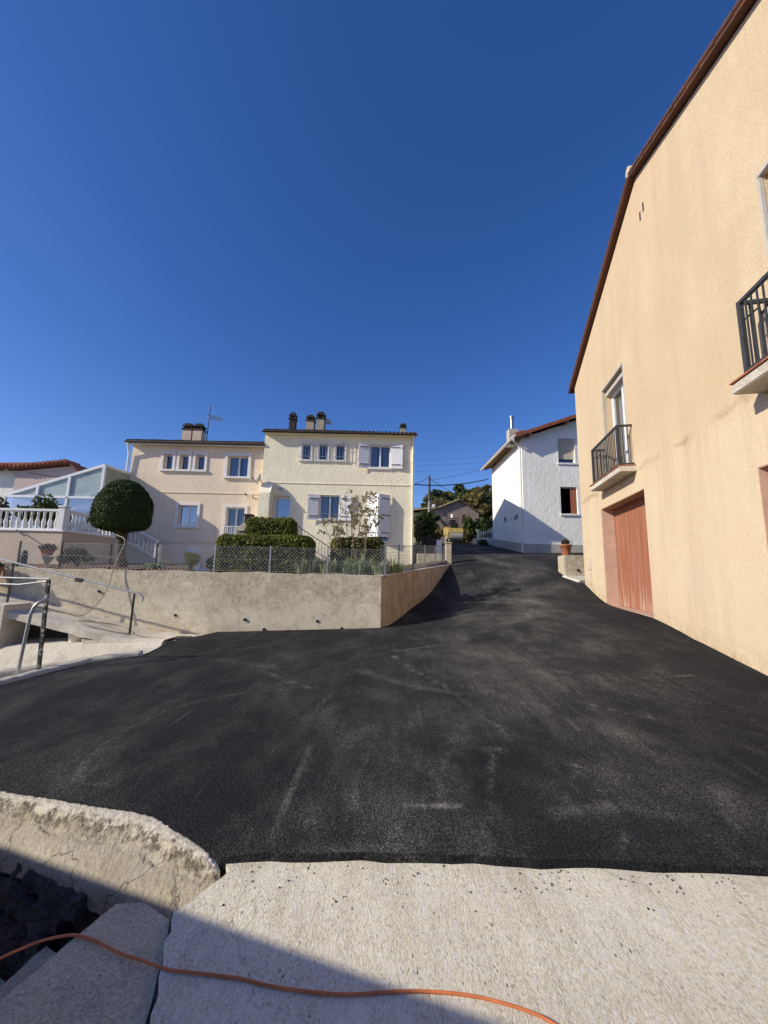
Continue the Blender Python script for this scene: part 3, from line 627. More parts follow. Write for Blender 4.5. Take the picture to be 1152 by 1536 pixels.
# ------------------------------------------------------------------ peach house on the right
def peach_house():
    F = FR; L = 10.95; rid = 5.55; ze, zr = 7.93, 10.08
    slope = (zr - ze) / rid
    top = lambda u: ze + slope * u if u <= rid else zr - slope * (u - rid)
    t = thing('rendered_house', 'tall peach rendered house with iron balconies and a faded red garage door', 'house', F(5, .4, -4))
    mb = MB(); holes = [(1.97, 4.77, .80, 3.43, .36), (2.67, 4.13, 4.0, 6.56, .30), (8.08, 10.6, .2, 3.0, .36), (8.72, 10.18, 4.0, 6.56, .30)]
    wall_cells(mb, F, 0, L, -1.2, top, holes, mi=0, room=1, ubreaks=(rid,))
    D = 11
    mb.quad(F(0, -1.2, -D), F(0, -1.2, 0), F(0, ze, 0), F(0, ze, -D)); mb.quad(F(L, -1.2, 0), F(L, -1.2, -D), F(L, top(L), -D), F(L, top(L), 0))
    mb.add([F(L, -1.2, -D), F(0, -1.2, -D), F(0, ze, -D), F(rid, zr, -D), F(L, top(L), -D)], [(0, 1, 2, 3, 4)])
    mb.build('wall', [Mt['peach'], Mt['room']], t)
    # roof with a thin terracotta verge
    rb = MB(); o = .13; E = .14
    roof_slab(rb, F(-E, top(0) - slope * E + .10, o), F(rid, zr + .10, o), F(rid, zr + .10, -D - .1), F(-E, top(0) - slope * E + .10, -D - .1), .065)
    roof_slab(rb, F(rid, zr + .10, o), F(L + E, top(L) - slope * E + .10, o), F(L + E, top(L) - slope * E + .10, -D - .1), F(rid, zr + .10, -D - .1), .065)
    rf = rb.build('roof', Mt['verge'], t)
    vb = MB(); n = 15
    for sgn in (0, 1):
        for k in range(n):
            a, b = k / n, (k + 1.12) / n
            ua, ub = (-E + (rid + E) * a, -E + (rid + E) * b) if sgn == 0 else (L + E - (L + E - rid) * a, L + E - (L + E - rid) * b)
            za, zb = top(ua) if 0 <= ua <= L else ze - .05, top(min(max(ub, 0), L))
            vb.tube([F(ua, za + .125, o - .03), F(ub, zb + .145, o - .03)], [.062, .052], 9)
    vb.build('verge_tile', Mt['verge'], rf)
    MB().tube([F(rid, zr + .17, o + .02), F(rid, zr + .18, -.5), F(rid, zr + .17, -D)], .105, 12).build('ridge_cap', Mt['boxw'], rf)
    MB().tube([F(-E - .07, ze - .02, o + .02), F(-E - .07, ze - .02, -D)], .065, 10).build('gutter', Mt['brown'], t)
    # garage doors: vertical boards
    for (a, b, z0, z1) in ((1.97, 4.77, .80, 3.43), (8.08, 10.6, .2, 3.0)):
        gb = MB(); n = 24; w = (b - a - .04) / n
        for k in range(n): gb.fbox(F, a + .02 + k * w + .003, a + .02 + (k + 1) * w - .003, z0 + .035, z1 - .01, -.355, -.325 + random.uniform(-.004, .004))
        gd = gb.build('garage_door', Mt['garage'], t, bevel=.004)
        MB().fbox(F, a + .003, b - .003, z0 + .003, z0 + .03, -.35, .015).build('threshold', Mt['jamb'], gd)
        jb = MB(); jb.fbox(F, a - .0, a + .012, z0 + .03, z1 - .002, -.32, -.004); jb.fbox(F, b - .012, b, z0 + .03, z1 - .002, -.32, -.004); jb.fbox(F, a + .012, b - .012, z1 - .013, z1 - .001, -.32, -.004)
        jb.build('reveal', Mt['jamb'], gd)
    # french windows with balconies
    for (a, b) in ((2.67, 4.13), (8.72, 10.18)):
        w = window(F, a + .01, b - .01, 4.03, 6.40, .26, t, 2, .07, None)
        curtain_mb(F, a + .08, a + .5, 4.1, 6.3, -.37, .015, 4).build('curtain', Mt['curtain'], w); curtain_mb(F, a + .55, b - .06, 4.1, 6.3, -.38, .02, 6).build('curtain', Mt['redcurtain'], w)
        sb = MB(); sb.fbox(F, a - .03, a + .006, 4.03, 6.56, -.03, .012); sb.fbox(F, b - .006, b + .03, 4.03, 6.56, -.03, .012); sb.fbox(F, a - .03, b + .03, 6.552, 6.60, -.03, .018); sb.fbox(F, a + .006, b - .006, 6.40, 6.55, -.28, -.08)
        sb.build('window_frame', Mt['greytrim'], w)
        c = (a + b) / 2; s0, s1 = c - 1.10, c + 1.10; dp = .34
        bb = MB(); bb.fbox(F, s0, s1, 3.87, 4.0, -.02, dp); bal = bb.build('balcony', Mt['ramp'], t, bevel=.012)
        nb = MB()
        for k in range(24): nb.fbox(F, s0 + k * 2.2 / 24 + .004, s0 + (k + 1) * 2.2 / 24 - .004, 4.002, 4.022, -.0, dp + .022)
        nb.build('edge_tile', Mt['terracotta'], bal)
        rl = MB(); r0, r1, dr = s0 + .25, s1 - .10, dp - .04
        for zz, hh in ((4.95, .045), (4.07, .028)):
            rl.bar(F(r0, zz, dr), F(r1, zz, dr), .04, hh); rl.bar(F(r0, zz, dr), F(r0, zz, 0.), .04, hh); rl.bar(F(r1, zz, dr), F(r1, zz, 0.), .04, hh)
        for u in (r0, r1): rl.bar(F(u, 4.02, dr), F(u, 4.97, dr), .05)
        n = 19
        for k in range(1, n): u = r0 + (r1 - r0) * k / n; rl.bar(F(u, 4.07, dr), F(u, 4.94, dr), .016)
        for u in (r0, r1):
            for dd in (.1, .2): rl.bar(F(u, 4.07, dd), F(u, 4.94, dd), .016)
        for u in (r0 + .32, ): rl.tube([F(r0, 4.72, dr - .02), F(r0 + .25, 4.72, dr - .03), F(r0 + .28, 4.62, dr - .03), F(r0 + .5, 4.70, dr - .03)], .012, 5)
        rl.build('railing', Mt['iron'], bal)
    # letter and meter boxes in the wall by the corner
    for z0, z1 in ((1.77, 2.13), (1.34, 1.72)):
        k = MB(); k.fbox(F, .50, .80, z0, z1, 0, .022); k.fbox(F, .53, .77, z0 + .03, z1 - .03, .022, .030); k.fbox(F, .62, .68, z0 + .05, z0 + .09, .03, .038); k.build('meter_box', Mt['boxw'], t, bevel=.003)
    for du in (0, .16): k = MB(); k.fbox(F, 5.58 + du, 5.63 + du, 8.98 + du * .4, 9.18 + du * .4, -.005, .006); k.build('air_brick', Mt['black'], t)
    return t
peach_house()

# ------------------------------------------------------------------ cream house and the pink-beige house joined to it
FC = Frame(-6.0, 19.0, 1, 0); FB = Frame(-12.7, 19.3, 1, 0)
def chimney(mb, cap, x, y, z0, z1, w, style=0):
    h = z1 - z0; mb.box(x - w / 2, x + w / 2, y - w / 2, y + w / 2, z0 - .5, z0 + h * .68)
    cap.box(x - w / 2 - .04, x + w / 2 + .04, y - w / 2 - .04, y + w / 2 + .04, z0 + h * .68, z0 + h * .74)
    for sx in (-1, 1):
        for sy in (-1, 1): cap.box(x + sx * w * .38 - .035, x + sx * w * .38 + .035, y + sy * w * .38 - .035, y + sy * w * .38 + .035, z0 + h * .74, z0 + h * .84)
    cap.box(x - w / 2 - .02, x + w / 2 + .02, y - w / 2 - .02, y + w / 2 + .02, z0 + h * .84, z0 + h * .90)
    cap.box(x - w * .36, x + w * .36, y - w * .36, y + w * .36, z0 + h * .90, z1)

def cream_house():
    F = FC; W = 7.43; ze = 8.28; dep = 8.0; rz = 9.72
    t = thing('rendered_house', 'cream rendered two-storey house with white board shutters and four stubby chimneys', 'house', (-2.3, 19, 1.8))
    holes = [(1.86, 2.30, 7.0, 7.80, .2), (2.69, 3.14, 7.0, 7.80, .2), (3.54, 3.99, 7.0, 7.80, .2), (5.24, 6.26, 6.66, 7.80, .18), (.61, 1.42, 2.95, 5.15, .3), (2.86, 3.84, 4.06, 5.22, .18), (5.22, 6.26, 3.0, 5.25, .2)]
    mb = MB(); wall_cells(mb, F, 0, W, .5, ze, holes, mi=0, room=1)
    mid = lambda d: ze + (rz - ze) * (1 - abs(d / dep * 2 + 1)) if True else 0
    for u in (0, W): mb.add([F(u, .5, 0), F(u, .5, -dep), F(u, ze, -dep), F(u, rz, -dep / 2), F(u, ze, 0)], [(0, 1, 2, 3, 4)])
    mb.quad(F(W, .5, -dep), F(0, .5, -dep), F(0, ze, -dep), F(W, ze, -dep))
    # band course
    mb.fbox(F, .15, W + .01, 5.77, 5.80, -.01, .03)
    mb.build('wall', [Mt['cream'], Mt['room']], t)
    rb = MB(); o = .30
    sl = (rz - ze) / (dep / 2)
    roof_slab(rb, F(-.05, ze - sl * o + .16, o), F(W + .12, ze - sl * o + .16, o), F(W + .12, rz + .16, -dep / 2), F(-.05, rz + .16, -dep / 2), .10)
    roof_slab(rb, F(-.05, rz + .16, -dep / 2), F(W + .12, rz + .16, -dep / 2), F(W + .12, ze - sl * o + .16, -dep - o), F(-.05, ze - sl * o + .16, -dep - o), .10)
    rf = rb.build('roof', Mt['tile_dark'], t)
    tb = MB(); tile_row(tb, F(.0, ze - sl * o + .17, o + .03), F(W + .1, ze - sl * o + .17, o + .03), .075, .2, 1., (0, 1, sl)); tb.build('eave_tile', Mt['tile_dark'], rf)
    gb = MB(); gb.tube([F(-.04, ze + .015, o + .05), F(W + .12, ze + .0, o + .05)], .055, 8); gb.build('gutter', Mt['brown'], t)
    sf = MB(); sf.fbox(F, .0, W + .1, ze - .05, ze - .02, .0, o); sf.build('soffit', Mt['cream'], t)
    dp = MB(); dp.tube([F(W - .06, ze - .03, o + .03), F(W - .06, ze - .15, .12), F(W - .06, ze - .35, .07), F(W - .06, 1.6, .07)], .045, 8); dp.build('downpipe', Mt['cream'], t)
    for a, b in ((1.86, 2.30), (2.69, 3.14), (3.54, 3.99)):
        w = window(F, a, b, 7.0, 7.80, .16, t, 1, .045, None); surround(F, a, b, 7.0, 7.80, .10, .035, w)
        g = MB()
        for zz in (7.12, 7.68): g.bar(F(a - .12, zz, .16), F(b + .12, zz, .16), .014); g.bar(F(a - .11, zz, .16), F(a - .11, zz, .02), .014); g.bar(F(b + .11, zz, .16), F(b + .11, zz, .02), .014)
        for k in range(3): u = a + (b - a) * (k + .5) / 3; g.bar(F(u, 7.05, .16), F(u, 7.95, .16), .013)
        for u in (a - .11, b + .11): g.bar(F(u, 7.05, .16), F(u, 7.95, .16), .014)
        g.build('window_grille', Mt['galv'], w)
    w = window(F, 5.24, 6.26, 6.66, 7.80, .14, t, 2, .06, 'sides'); surround(F, 5.24, 6.26, 6.66, 7.80, .07, .03, w)
    shutter(F, 5.20, 6.60, 7.88, .53, .22, -1, t); shutter(F, 6.32, 6.60, 7.88, .55, .12, 1, t)
    w = window(F, 2.86, 3.84, 4.06, 5.22, .16, t, 2, .055, 'sides'); surround(F, 2.86, 3.84, 4.06, 5.22, .03, .02, w)
    g = MB(); g.bar(F(2.86, 4.30, .02), F(3.84, 4.30, .02), .02); g.build('window_bar', Mt['galv'], w)
    shutter(F, 2.82, 3.99, 5.24, .52, .2, -1, t); shutter(F, 3.90, 3.99, 5.24, .53, .1, 1, t)
    # french window with its two shutters ajar
    window(F, 5.22, 6.26, 3.0, 5.25, .16, t, 2, .06, None)
    shutter(F, 5.20, 3.22, 5.27, .64, math.radians(33), 1, t, 'white board shutter standing ajar in the sun', 'shutter', 3)
    s = shutter(F, 6.28, 3.22, 5.27, .62, math.radians(33), -1, t, 'white board shutter standing ajar in its own shade', 'shutter', 3)
    # entrance door, side wing with curved top, lamp, steps with iron rail
    d = MB(); d.fbox(F, .61, .73, 2.95, 5.15, -.3, -.22); d.fbox(F, 1.38, 1.42, 2.95, 5.15, -.3, -.22); d.fbox(F, .73, 1.38, 5.02, 5.15, -.3, -.22); d.fbox(F, .73, 1.38, 2.95, 3.6, -.3, -.24); dr = d.build('front_door', Mt['pvc'], t)
    MB().quad(F(.73, 3.6, -.26), F(1.38, 3.6, -.26), F(1.38, 5.02, -.26), F(.73, 5.02, -.26)).build('pane', Mt['blueglass'], dr)
    wg = MB(); prof = [(0, 2.0), (.52, 2.0), (.52, 5.18), (.43, 5.36), (.31, 5.54), (.16, 5.69), (0, 5.80)]
    n = len(prof); wg.add([F(.05, z, dd) for dd, z in prof] + [F(.56, z, dd) for dd, z in prof], [tuple(range(n)), tuple(range(2 * n - 1, n - 1, -1))] + [(i, i + n, (i + 1) % n + n, (i + 1) % n) for i in range(n)])
    wg.build('porch_wing', Mt['cream'], t)
    wc = MB(); wc.tube([F(.60, 5.22, .53), F(.60, 5.40, .43), F(.58, 5.59, .30), F(.52, 5.74, .15), F(.3, 5.80, .06)], .035, 6); wc.build('wing_coping', Mt['trim'], t)
    lm = MB(); lm.lathe(F(.93, 5.42, .06), [(.06, 0), (.10, .05), (.10, .10), (.05, .14)], 12); lm.build('wall_lamp', Mt['curtain'], t)
    st = MB(); st.fbox(F, .5, 1.6, 1.4, 2.92, 0, 1.15)
    for k in range(8): st.fbox(F, 1.6 + k * .27, 1.6 + (k + 1) * .27, 1.3, 2.92 - (k + 1) * .17, 0.0, 1.15)
    stc = st.build('entrance_steps', Mt['ramp'], t)
    r = MB(); zt = 3.85
    pts = [F(.35, zt, 1.05), F(1.65, zt - .02, 1.05), F(3.62, zt - 1.24, 1.05), F(3.62, zt - 1.40, 1.05)]
    r.tube(pts[:3], .022, 6); r.tube([F(.35, zt - .6, 1.05), F(1.65, zt - .6, 1.05), F(3.62, zt - 1.84, 1.05)], .012, 5); r.tube([F(.35, zt, 1.05), F(.35, zt - .03, .1)], .02, 5)
    for k in range(5): u = .35 + .32 * k; r.bar(F(u, 2.92, 1.05), F(u, zt, 1.05), .02)
    for k in range(15): u = 1.75 + k * .134; z = zt - .02 - (u - 1.65) * .62; r.bar(F(u, z - .62, 1.05), F(u, z, 1.05), .016)
    r.build('stair_rail', Mt['iron'], stc)
    # chimneys
    for (u, z1, w, m) in ((1.2, 9.62, .32, 'soot'), (2.12, 9.50, .38, 'chim'), (2.64, 9.68, .38, 'chim'), (6.9, 9.2, .28, 'chim'), (.86, 8.72, .25, 'chim')):
        a = MB(); c = MB(); y = 19.6 if u != 6.9 else 19.7; chimney(a, c, -6 + u, y, 8.45, z1, w); ch = a.build('chimney', Mt[m], rf); c.build('chimney_cap', Mt['soot'], ch)
    for u, z in ((6.62, 4.45), (7.12, 7.0)): k = MB(); k.bar(F(u, z, .0), F(u, z, .12), .025); k.build('shutter_stay', Mt['black'], t)
    return t
cream_house()

def beige_house():
    F = FB; W = 6.68; ze = 7.68; dep = 8.2; rz = 9.0
    t = thing('rendered_house', 'pink-beige rendered two-storey house with white window surrounds, left of the cream house', 'house', (-9.3, 19.3, 1.8))
    holes = [(1.62, 2.08, 6.42, 7.20, .26), (2.42, 2.88, 6.42, 7.20, .26), (3.22, 3.68, 6.42, 7.20, .26), (4.84, 5.86, 6.12, 7.18, .24), (2.60, 3.54, 3.60, 4.62, .22), (4.95, 5.86, 2.6, 4.56, .22)]
    mb = MB(); wall_cells(mb, F, 0, W, .5, ze, holes, mi=0, room=1)
    mb.add([F(0, .5, 0), F(0, .5, -dep), F(0, ze, -dep), F(0, rz, -dep / 2), F(0, ze, 0)], [(0, 1, 2, 3, 4)]); mb.quad(F(W, .5, -dep), F(0, .5, -dep), F(0, ze, -dep), F(W, ze, -dep))
    mb.fbox(F, .0, W, 5.24, 5.27, -.01, .03); mb.fbox(F, .0, W, 2.80, 2.83, -.01, .03)
    mb.build('wall', [Mt['beige'], Mt['room']], t)
    rb = MB(); o = .30; sl = (rz - ze) / (dep / 2)
    roof_slab(rb, F(-.2, ze - sl * o + .18, o), F(W + .02, ze - sl * o + .18, o), F(W + .02, rz + .18, -dep / 2), F(-.2, rz + .18, -dep / 2), .10)
    roof_slab(rb, F(-.2, rz + .18, -dep / 2), F(W + .02, rz + .18, -dep / 2), F(W + .02, ze - sl * o + .18, -dep - o), F(-.2, ze - sl * o + .18, -dep - o), .10)
    rf = rb.build('roof', Mt['tile_dark'], t)
    tb = MB(); tile_row(tb, F(-.2, ze - sl * o + .19, o + .03), F(W, ze - sl * o + .19, o + .03), .075, .2, 1., (0, 1, sl)); tb.build('eave_tile', Mt['tile_dark'], rf)
    sp = MB(); sp.add([F(3.75, ze + .20, .15), F(6.2, ze + .20, .15), F(6.2, ze + .62, -1.2), F(3.75, ze + .62, -1.2), F(3.75, ze + .13, .15), F(6.2, ze + .13, .15)], [(0, 1, 2, 3), (4, 5, 1, 0)]); sp.build('solar_panel', Mt['roofblue'], rf)
    MB().fbox(F, -.1, W, ze - .06, ze - .02, 0, o).build('soffit', Mt['gutter'], t)
    gb = MB(); gb.tube([F(-.2, ze + .04, o + .05), F(W, ze + .04, o + .05)], .055, 8); gb.build('gutter', Mt['tile_dark'], t)
    dp = MB(); dp.tube([F(-.08, ze, o + .04), F(-.08, ze - .2, .25), F(-.08, ze - .5, .12), F(-.10, ze - 1.35, .10), F(-.3, ze - 1.55, .1)], .05, 8); dp.build('downpipe', Mt['trim'], t)
    for a, b in ((1.62, 2.08), (2.42, 2.88), (3.22, 3.68)):
        w = window(F, a, b, 6.42, 7.20, .22, t, 1, .06, None); surround(F, a, b, 6.42, 7.20, .12, .05, w)
    w = window(F, 4.84, 5.86, 6.12, 7.18, .20, t, 2, .06, 'sides'); surround(F, 4.84, 5.86, 6.12, 7.18, .14, .06, w)
    w = window(F, 2.60, 3.54, 3.60, 4.62, .18, t, 2, .055, 'sides', 'curtain', 'blueglass', 3.74); surround(F, 2.60, 3.54, 3.60, 4.62, .12, .05, w)
    w = window(F, 4.95, 5.86, 2.6, 4.56, .18, t, 2, .06, 'sides'); surround(F, 4.95, 5.86, 2.6, 4.56, .12, .05, w, False)
    g = MB(); g.bar(F(4.9, 3.62, .06), F(5.7, 3.62, .06), .03); g.bar(F(4.9, 3.05, .06), F(5.7, 3.05, .06), .03)
    for k in range(9): u = 4.92 + k * .095; g.bar(F(u, 3.05, .06), F(u, 3.62, .06), .022)
    g.build('window_guard', Mt['pvc'], w)
    for u in (2.38, 2.92):
        a = MB(); c = MB(); chimney(a, c, -12.7 + u, 20.0, 7.9, 9.05, .46); ch = a.build('chimney', Mt['beige_plain'], rf); c.build('chimney_cap', Mt['soot'], ch)
    k = MB(); k.fbox(F, 3.2, 3.9, 2.30, 2.55, 0, .03); k.build('vent_panel', Mt['trim'], t)
    k = MB(); k.fbox(F, .95, 1.28, 4.98, 5.06, 0, .25); k.bar(F(1.25, 5.0, .04), F(1.25, 4.8, .04), .03); k.build('lamp_bracket', Mt['trim'], t)
    return t
beige_house()
antenna_mast('tall thin tv mast behind the paired chimneys of the pink-beige house', -9.42, 20.1, 7.9, 2.25, .75, lean=.06)
antenna_mast('short tv aerial behind the chimneys of the cream house', -3.25, 20.4, 8.6, 1.35, .35)

def dish(label, x, y, z, s=1.):
    t = thing('satellite_dish', label, 'satellite dish', (x, y, z), 'satellite dishes on the house fronts')
    d = MB(); n = Vector((-.93, -.12, .34)).normalized(); a = n.cross(Vector((0, 0, 1))).normalized(); b = a.cross(n); c = Vector((x, y - .32, z)); vs = []; R = .25 * s
    for i in range(5):
        for k in range(18):
            r = R * i / 4; th = 2 * PI * k / 18; vs.append(c + a * r * math.cos(th) + b * r * 1.1 * math.sin(th) + n * (.10 * s * (i / 4) ** 2))
    d.add(vs, [(i * 18 + k, i * 18 + (k + 1) % 18, (i + 1) * 18 + (k + 1) % 18, (i + 1) * 18 + k) for i in range(4) for k in range(18)], 0, True); d.build('reflector', Mt['pvc'], t)
    m = MB(); m.tube([(x + .15, y, z - .14), (x + .02, y - .15, z - .12), tuple(c - n * .02)], .022, 6); tip = c + n * .42 * s - b * .06; m.tube([tuple(c - b * R), tuple(tip)], .014, 5); m.tube([tuple(tip), tuple(tip - n * .10)], .035, 6); m.build('arm', Mt['iron'], t)
dish('satellite dish on the corner of the cream house, higher of the two', -5.98, 19.0, 5.85)
dish('satellite dish on the pink-beige wall under the window, lower of the two', -6.45, 19.3, 5.15, .8)

# ------------------------------------------------------------------ white house at the bend
def white_house():
    F = Frame(7.66, 21.5, 1, 0); S = Frame(7.76, 28.0, -.10 / 6.5 * -1 * -1, -1); W = 9.5; ze = 9.2; sl = .36; rid = 4.75
    S = Frame(7.76, 28.0, -.1, -6.5); SL = math.hypot(.1, 6.5)
    top = lambda u: ze + sl * u if u < rid else ze + sl * (2 * rid - u)
    t = thing('rendered_house', 'white rendered house with deep timber eaves where the street bends, half in shadow', 'house', (10, 24.5, 2.6))
    holes = [(2.05, 2.98, 7.82, 9.22, .2), (2.07, 3.0, 4.93, 6.45, .2)]
    mb = MB(); wall_cells(mb, F, 0, W, 1.5, top, holes, mi=0, room=1, ubreaks=(rid,)); wall_cells(mb, S, 0, SL, 1.5, ze, [], mi=0)
    mb.quad(F(W, 1.5, 0), F(W, 1.5, -6.5), F(W, ze, -6.5), F(W, ze, 0)); mb.add([F(W, 1.5, -6.5), F(.1, 1.5, -6.5), F(.1, ze, -6.5), F(rid, top(rid), -6.5), F(W, ze, -6.5)], [(0, 1, 2, 3, 4)])
    mb.build('wall', [Mt['white'], Mt['room']], t)
    pb = MB(); pb.fbox(F, -.03, W, 1.5, 3.27, .0, .03); pb.fbox(S, 0, SL, 1.5, 3.28, .0, .03)
    # plinth follows the climb of the street on the side wall
    pb = MB(); pb.fbox(F, -.02, W, 1.5, 3.25, .0, .025); pb.hexa([S(0, 1.5, .025), S(SL, 1.5, .025), S(SL, 1.5, .0), S(0, 1.5, .0), S(0, 4.05, .025), S(SL, 3.25, .025), S(SL, 3.25, .0), S(0, 4.05, .0)])
    pb.build('plinth', Mt['plinth'], t)
    rb = MB(); o = .55; E = .45
    def rs(u): return top(u) if u >= 0 else ze + sl * u
    roof_slab(rb, F(-E, rs(-E) + .24, o), F(rid, top(rid) + .24, o), F(rid, top(rid) + .24, -6.9), F(-E, rs(-E) + .24, -6.9), .12)
    roof_slab(rb, F(rid, top(rid) + .24, o), F(W + E, ze - sl * E + .24, o), F(W + E, ze - sl * E + .24, -6.9), F(rid, top(rid) + .24, -6.9), .12)
    rf = rb.build('roof', Mt['tile_red'], t)
    fb = MB(); fb.bar(F(-E, rs(-E) + .13, o - .03), F(rid, top(rid) + .13, o - .03), .05, .16); fb.build('barge_board', Mt['tile_red'], rf)
    tb = MB(); tile_row(tb, F(-E - .03, rs(-E) + .26, o), F(-E - .03, rs(-E) + .26, -6.9), .08, .22, .5, (1, 0, sl)); tb.build('eave_tile', Mt['tile_red'], rf)
    for k in range(17): d = .4 - k * .44; ra = MB(); ra.bar(F(-E + .06, rs(-E) + .06, d), F(.15, rs(.15) + .06, d), .09, .11); ra.build('rafter', Mt['rafter'], rf)
    for u in (.35, 2.45, 4.75): ra = MB(); ra.bar(F(u, rs(u) + .02, -.1), F(u, rs(u) + .02, o - .05), .14, .18); ra.build('purlin_end', Mt['rafter'], rf)
    sfb = MB()
    sfb.hexa([F(-E, rs(-E) + .113, -6.85), F(.2, rs(.2) + .113, -6.85), F(.2, rs(.2) + .113, o - .02), F(-E, rs(-E) + .113, o - .02), F(-E, rs(-E) + .119, -6.85), F(.2, rs(.2) + .119, -6.85), F(.2, rs(.2) + .119, o - .02), F(-E, rs(-E) + .119, o - .02)]); sfb.build('eave_boarding', Mt['rafter'], rf)
    g = MB(); g.tube([F(-E - .10, rs(-E) + .12, o + .03), F(-E - .10, rs(-E) + .10, -6.95)], .075, 10); g.build('gutter', Mt['gutter'], t)
    dp = MB(); dp.tube([F(-E - .10, rs(-E) + .05, .35), F(-E - .08, rs(-E) - .12, .3), F(-.35, 8.90, .1), F(-.12, 8.80, -.12), F(-.07, 8.6, -.15), F(-.06, 3.2, -.15), F(-.06, 2.7, -.15)], .05, 8); dp.build('downpipe', Mt['pvc'], t)
    # windows: roller shutter half down above, open casement below
    w = window(F, 2.05, 2.98, 7.82, 9.22, .16, t, 1, .05, None)
    s = MB()
    for k in range(20): s.fbox(F, 2.07, 2.96, 8.06 + k * .052, 8.06 + k * .052 + .048, -.13, -.10)
    s.fbox(F, 2.05, 2.98, 9.08, 9.22, -.14, -.04); s.build('roller_shutter', Mt['boxw'], w)
    surround(F, 2.05, 2.98, 7.82, 9.22, .07, .012, w)
    w = window(F, 2.07, 3.0, 4.93, 6.45, .19, t, 1, .05, None, 'curtain', None); MB().fbox(F, 2.0, 3.07, 4.84, 4.93, -.02, .08).build('sill', Mt['trim'], w)
    curtain_mb(F, 2.66, 2.97, 4.98, 6.40, -.10, .02, 4).build('curtain', Mt['orangecurtain'], w)
    ch = MB(); ch.box(6.98 + .2, 7.48 + .2, 22.1, 22.6, 9.0, 9.98); c = ch.build('chimney', Mt['plinth'], rf); fl = MB(); fl.tube([(7.43, 22.35, 9.98), (7.43, 22.35, 10.7)], .11, 12); fl.tube([(7.43, 22.35, 10.7), (7.43, 22.35, 10.82)], .15, 12); fl.build('flue', Mt['flue'], c)
    # dark patches where something was taken off the side wall
    for u, z, r in ((3.0, 5.05, .16), (3.2, 4.98, .12), (4.35, 4.88, .07), (4.95, 4.88, .12), (5.25, 4.85, .15), (5.45, 4.9, .1), (.9, 4.9, .08)):
        n = 9; pts = [S(u + r * math.cos(2 * PI * k / n) * random.uniform(.6, 1.2), z + r * 1.3 * math.sin(2 * PI * k / n) * random.uniform(.6, 1.2), .005) for k in range(n)]; pm = MB(); pm.add(pts, [tuple(range(n))]); pm.build('bare_patch', Mt['stainmark'], t)
white_house()

# ------------------------------------------------------------------ retaining walls of the front garden
def retaining_wall():
    t = thing('retaining_wall', 'long weathered concrete retaining wall below the garden fence, turning up the street', 'wall', (0, 10.4, 0))
    F = Frame(-16, 10.3, 1, 0); mb = MB(); m = 90; vs = []
    weep = [(-3.45, .33), (-1.62, .33), (-5.2, .40), (-2.95, .10), (-1.0, .16), (-7.2, .95)]
    rows = 14
    for i in range(m + 1):
        u = 16 * i / m
        zb = -1.2
        for j in range(rows + 1):
            z = zb + (1.505 - zb) * j / rows + (.012 * math.sin(u * 3.1) + .008 * math.sin(u * 9) if j == rows else 0)
            vs.append(F(u - .03 * (i == m), z, .012 * math.sin(u * 2.3 + z * 3) + .006 * rng.normal() - (.015 if j == rows else 0)))
    R = rows + 1
    mb.add(vs, [(i * R + j, (i + 1) * R + j, (i + 1) * R + j + 1, i * R + j + 1) for i in range(m) for j in range(rows)], 0, True)
    tops = [vs[i * R + rows] for i in range(m + 1)]
    mb.add(tops + [(p[0], 10.56, p[2] + .004) for p in tops], [(i, i + 1, m + 2 + i, m + 1 + i) for i in range(m)], 0, True)
    mb.build('wall_front', Mt['wallconc'], t)
    for x, z in weep: hp = MB(); hp.tube([(x, 10.275, z), (x, 10.36, z)], .036, 10); hp.build('weep_hole', Mt['black'], t)
    S = Frame(-.03, 10.3, WU[0], WU[1]); L = 7.22; mb = MB(); m = 40; rows = 12; vs = []; R = rows + 1
    ztop = lambda u: 1.495 + u * .065
    for i in range(m + 1):
        u = L * i / m
        for j in range(R): vs.append(S(u, -.4 + (ztop(u) + .4) * j / rows, .005 * rng.normal() + .012 * math.sin(u * 2 + j)))
    mb.add(vs, [(i * R + j, (i + 1) * R + j, (i + 1) * R + j + 1, i * R + j + 1) for i in range(m) for j in range(rows)], 0, True)
    mb.build('wall_return', Mt['rustconc'], t, 'rust-brown stained side of the wall along the climbing street')
    c = MB(); vs = []
    for i in range(m + 1): u = L * i / m; vs += [S(u, ztop(u) + .002, .02), S(u, ztop(u) + .005, -.26), S(u, ztop(u) - .03, .022)]
    c.add(vs, [(3 * i, 3 * i + 3, 3 * i + 4, 3 * i + 1) for i in range(m)] + [(3 * i + 2, 3 * i + 5, 3 * i + 3, 3 * i) for i in range(m)]); c.build('coping', Mt['ramp'], t)
    return S, ztop
WS, wz = retaining_wall()
pb = MB(); x0, y0, z0 = 2.74, 16.95, 1.3; pb.box(2.66, 2.90, 16.85, 17.10, 1.3, 2.84); pb.box(2.63, 2.93, 16.82, 17.13, 2.84, 2.90)
tag(pb.build('gate_pillar', Mt['wallconc'], bevel=.015), 'square concrete gate pillar at the top end of the wire panel fence', 'pillar')

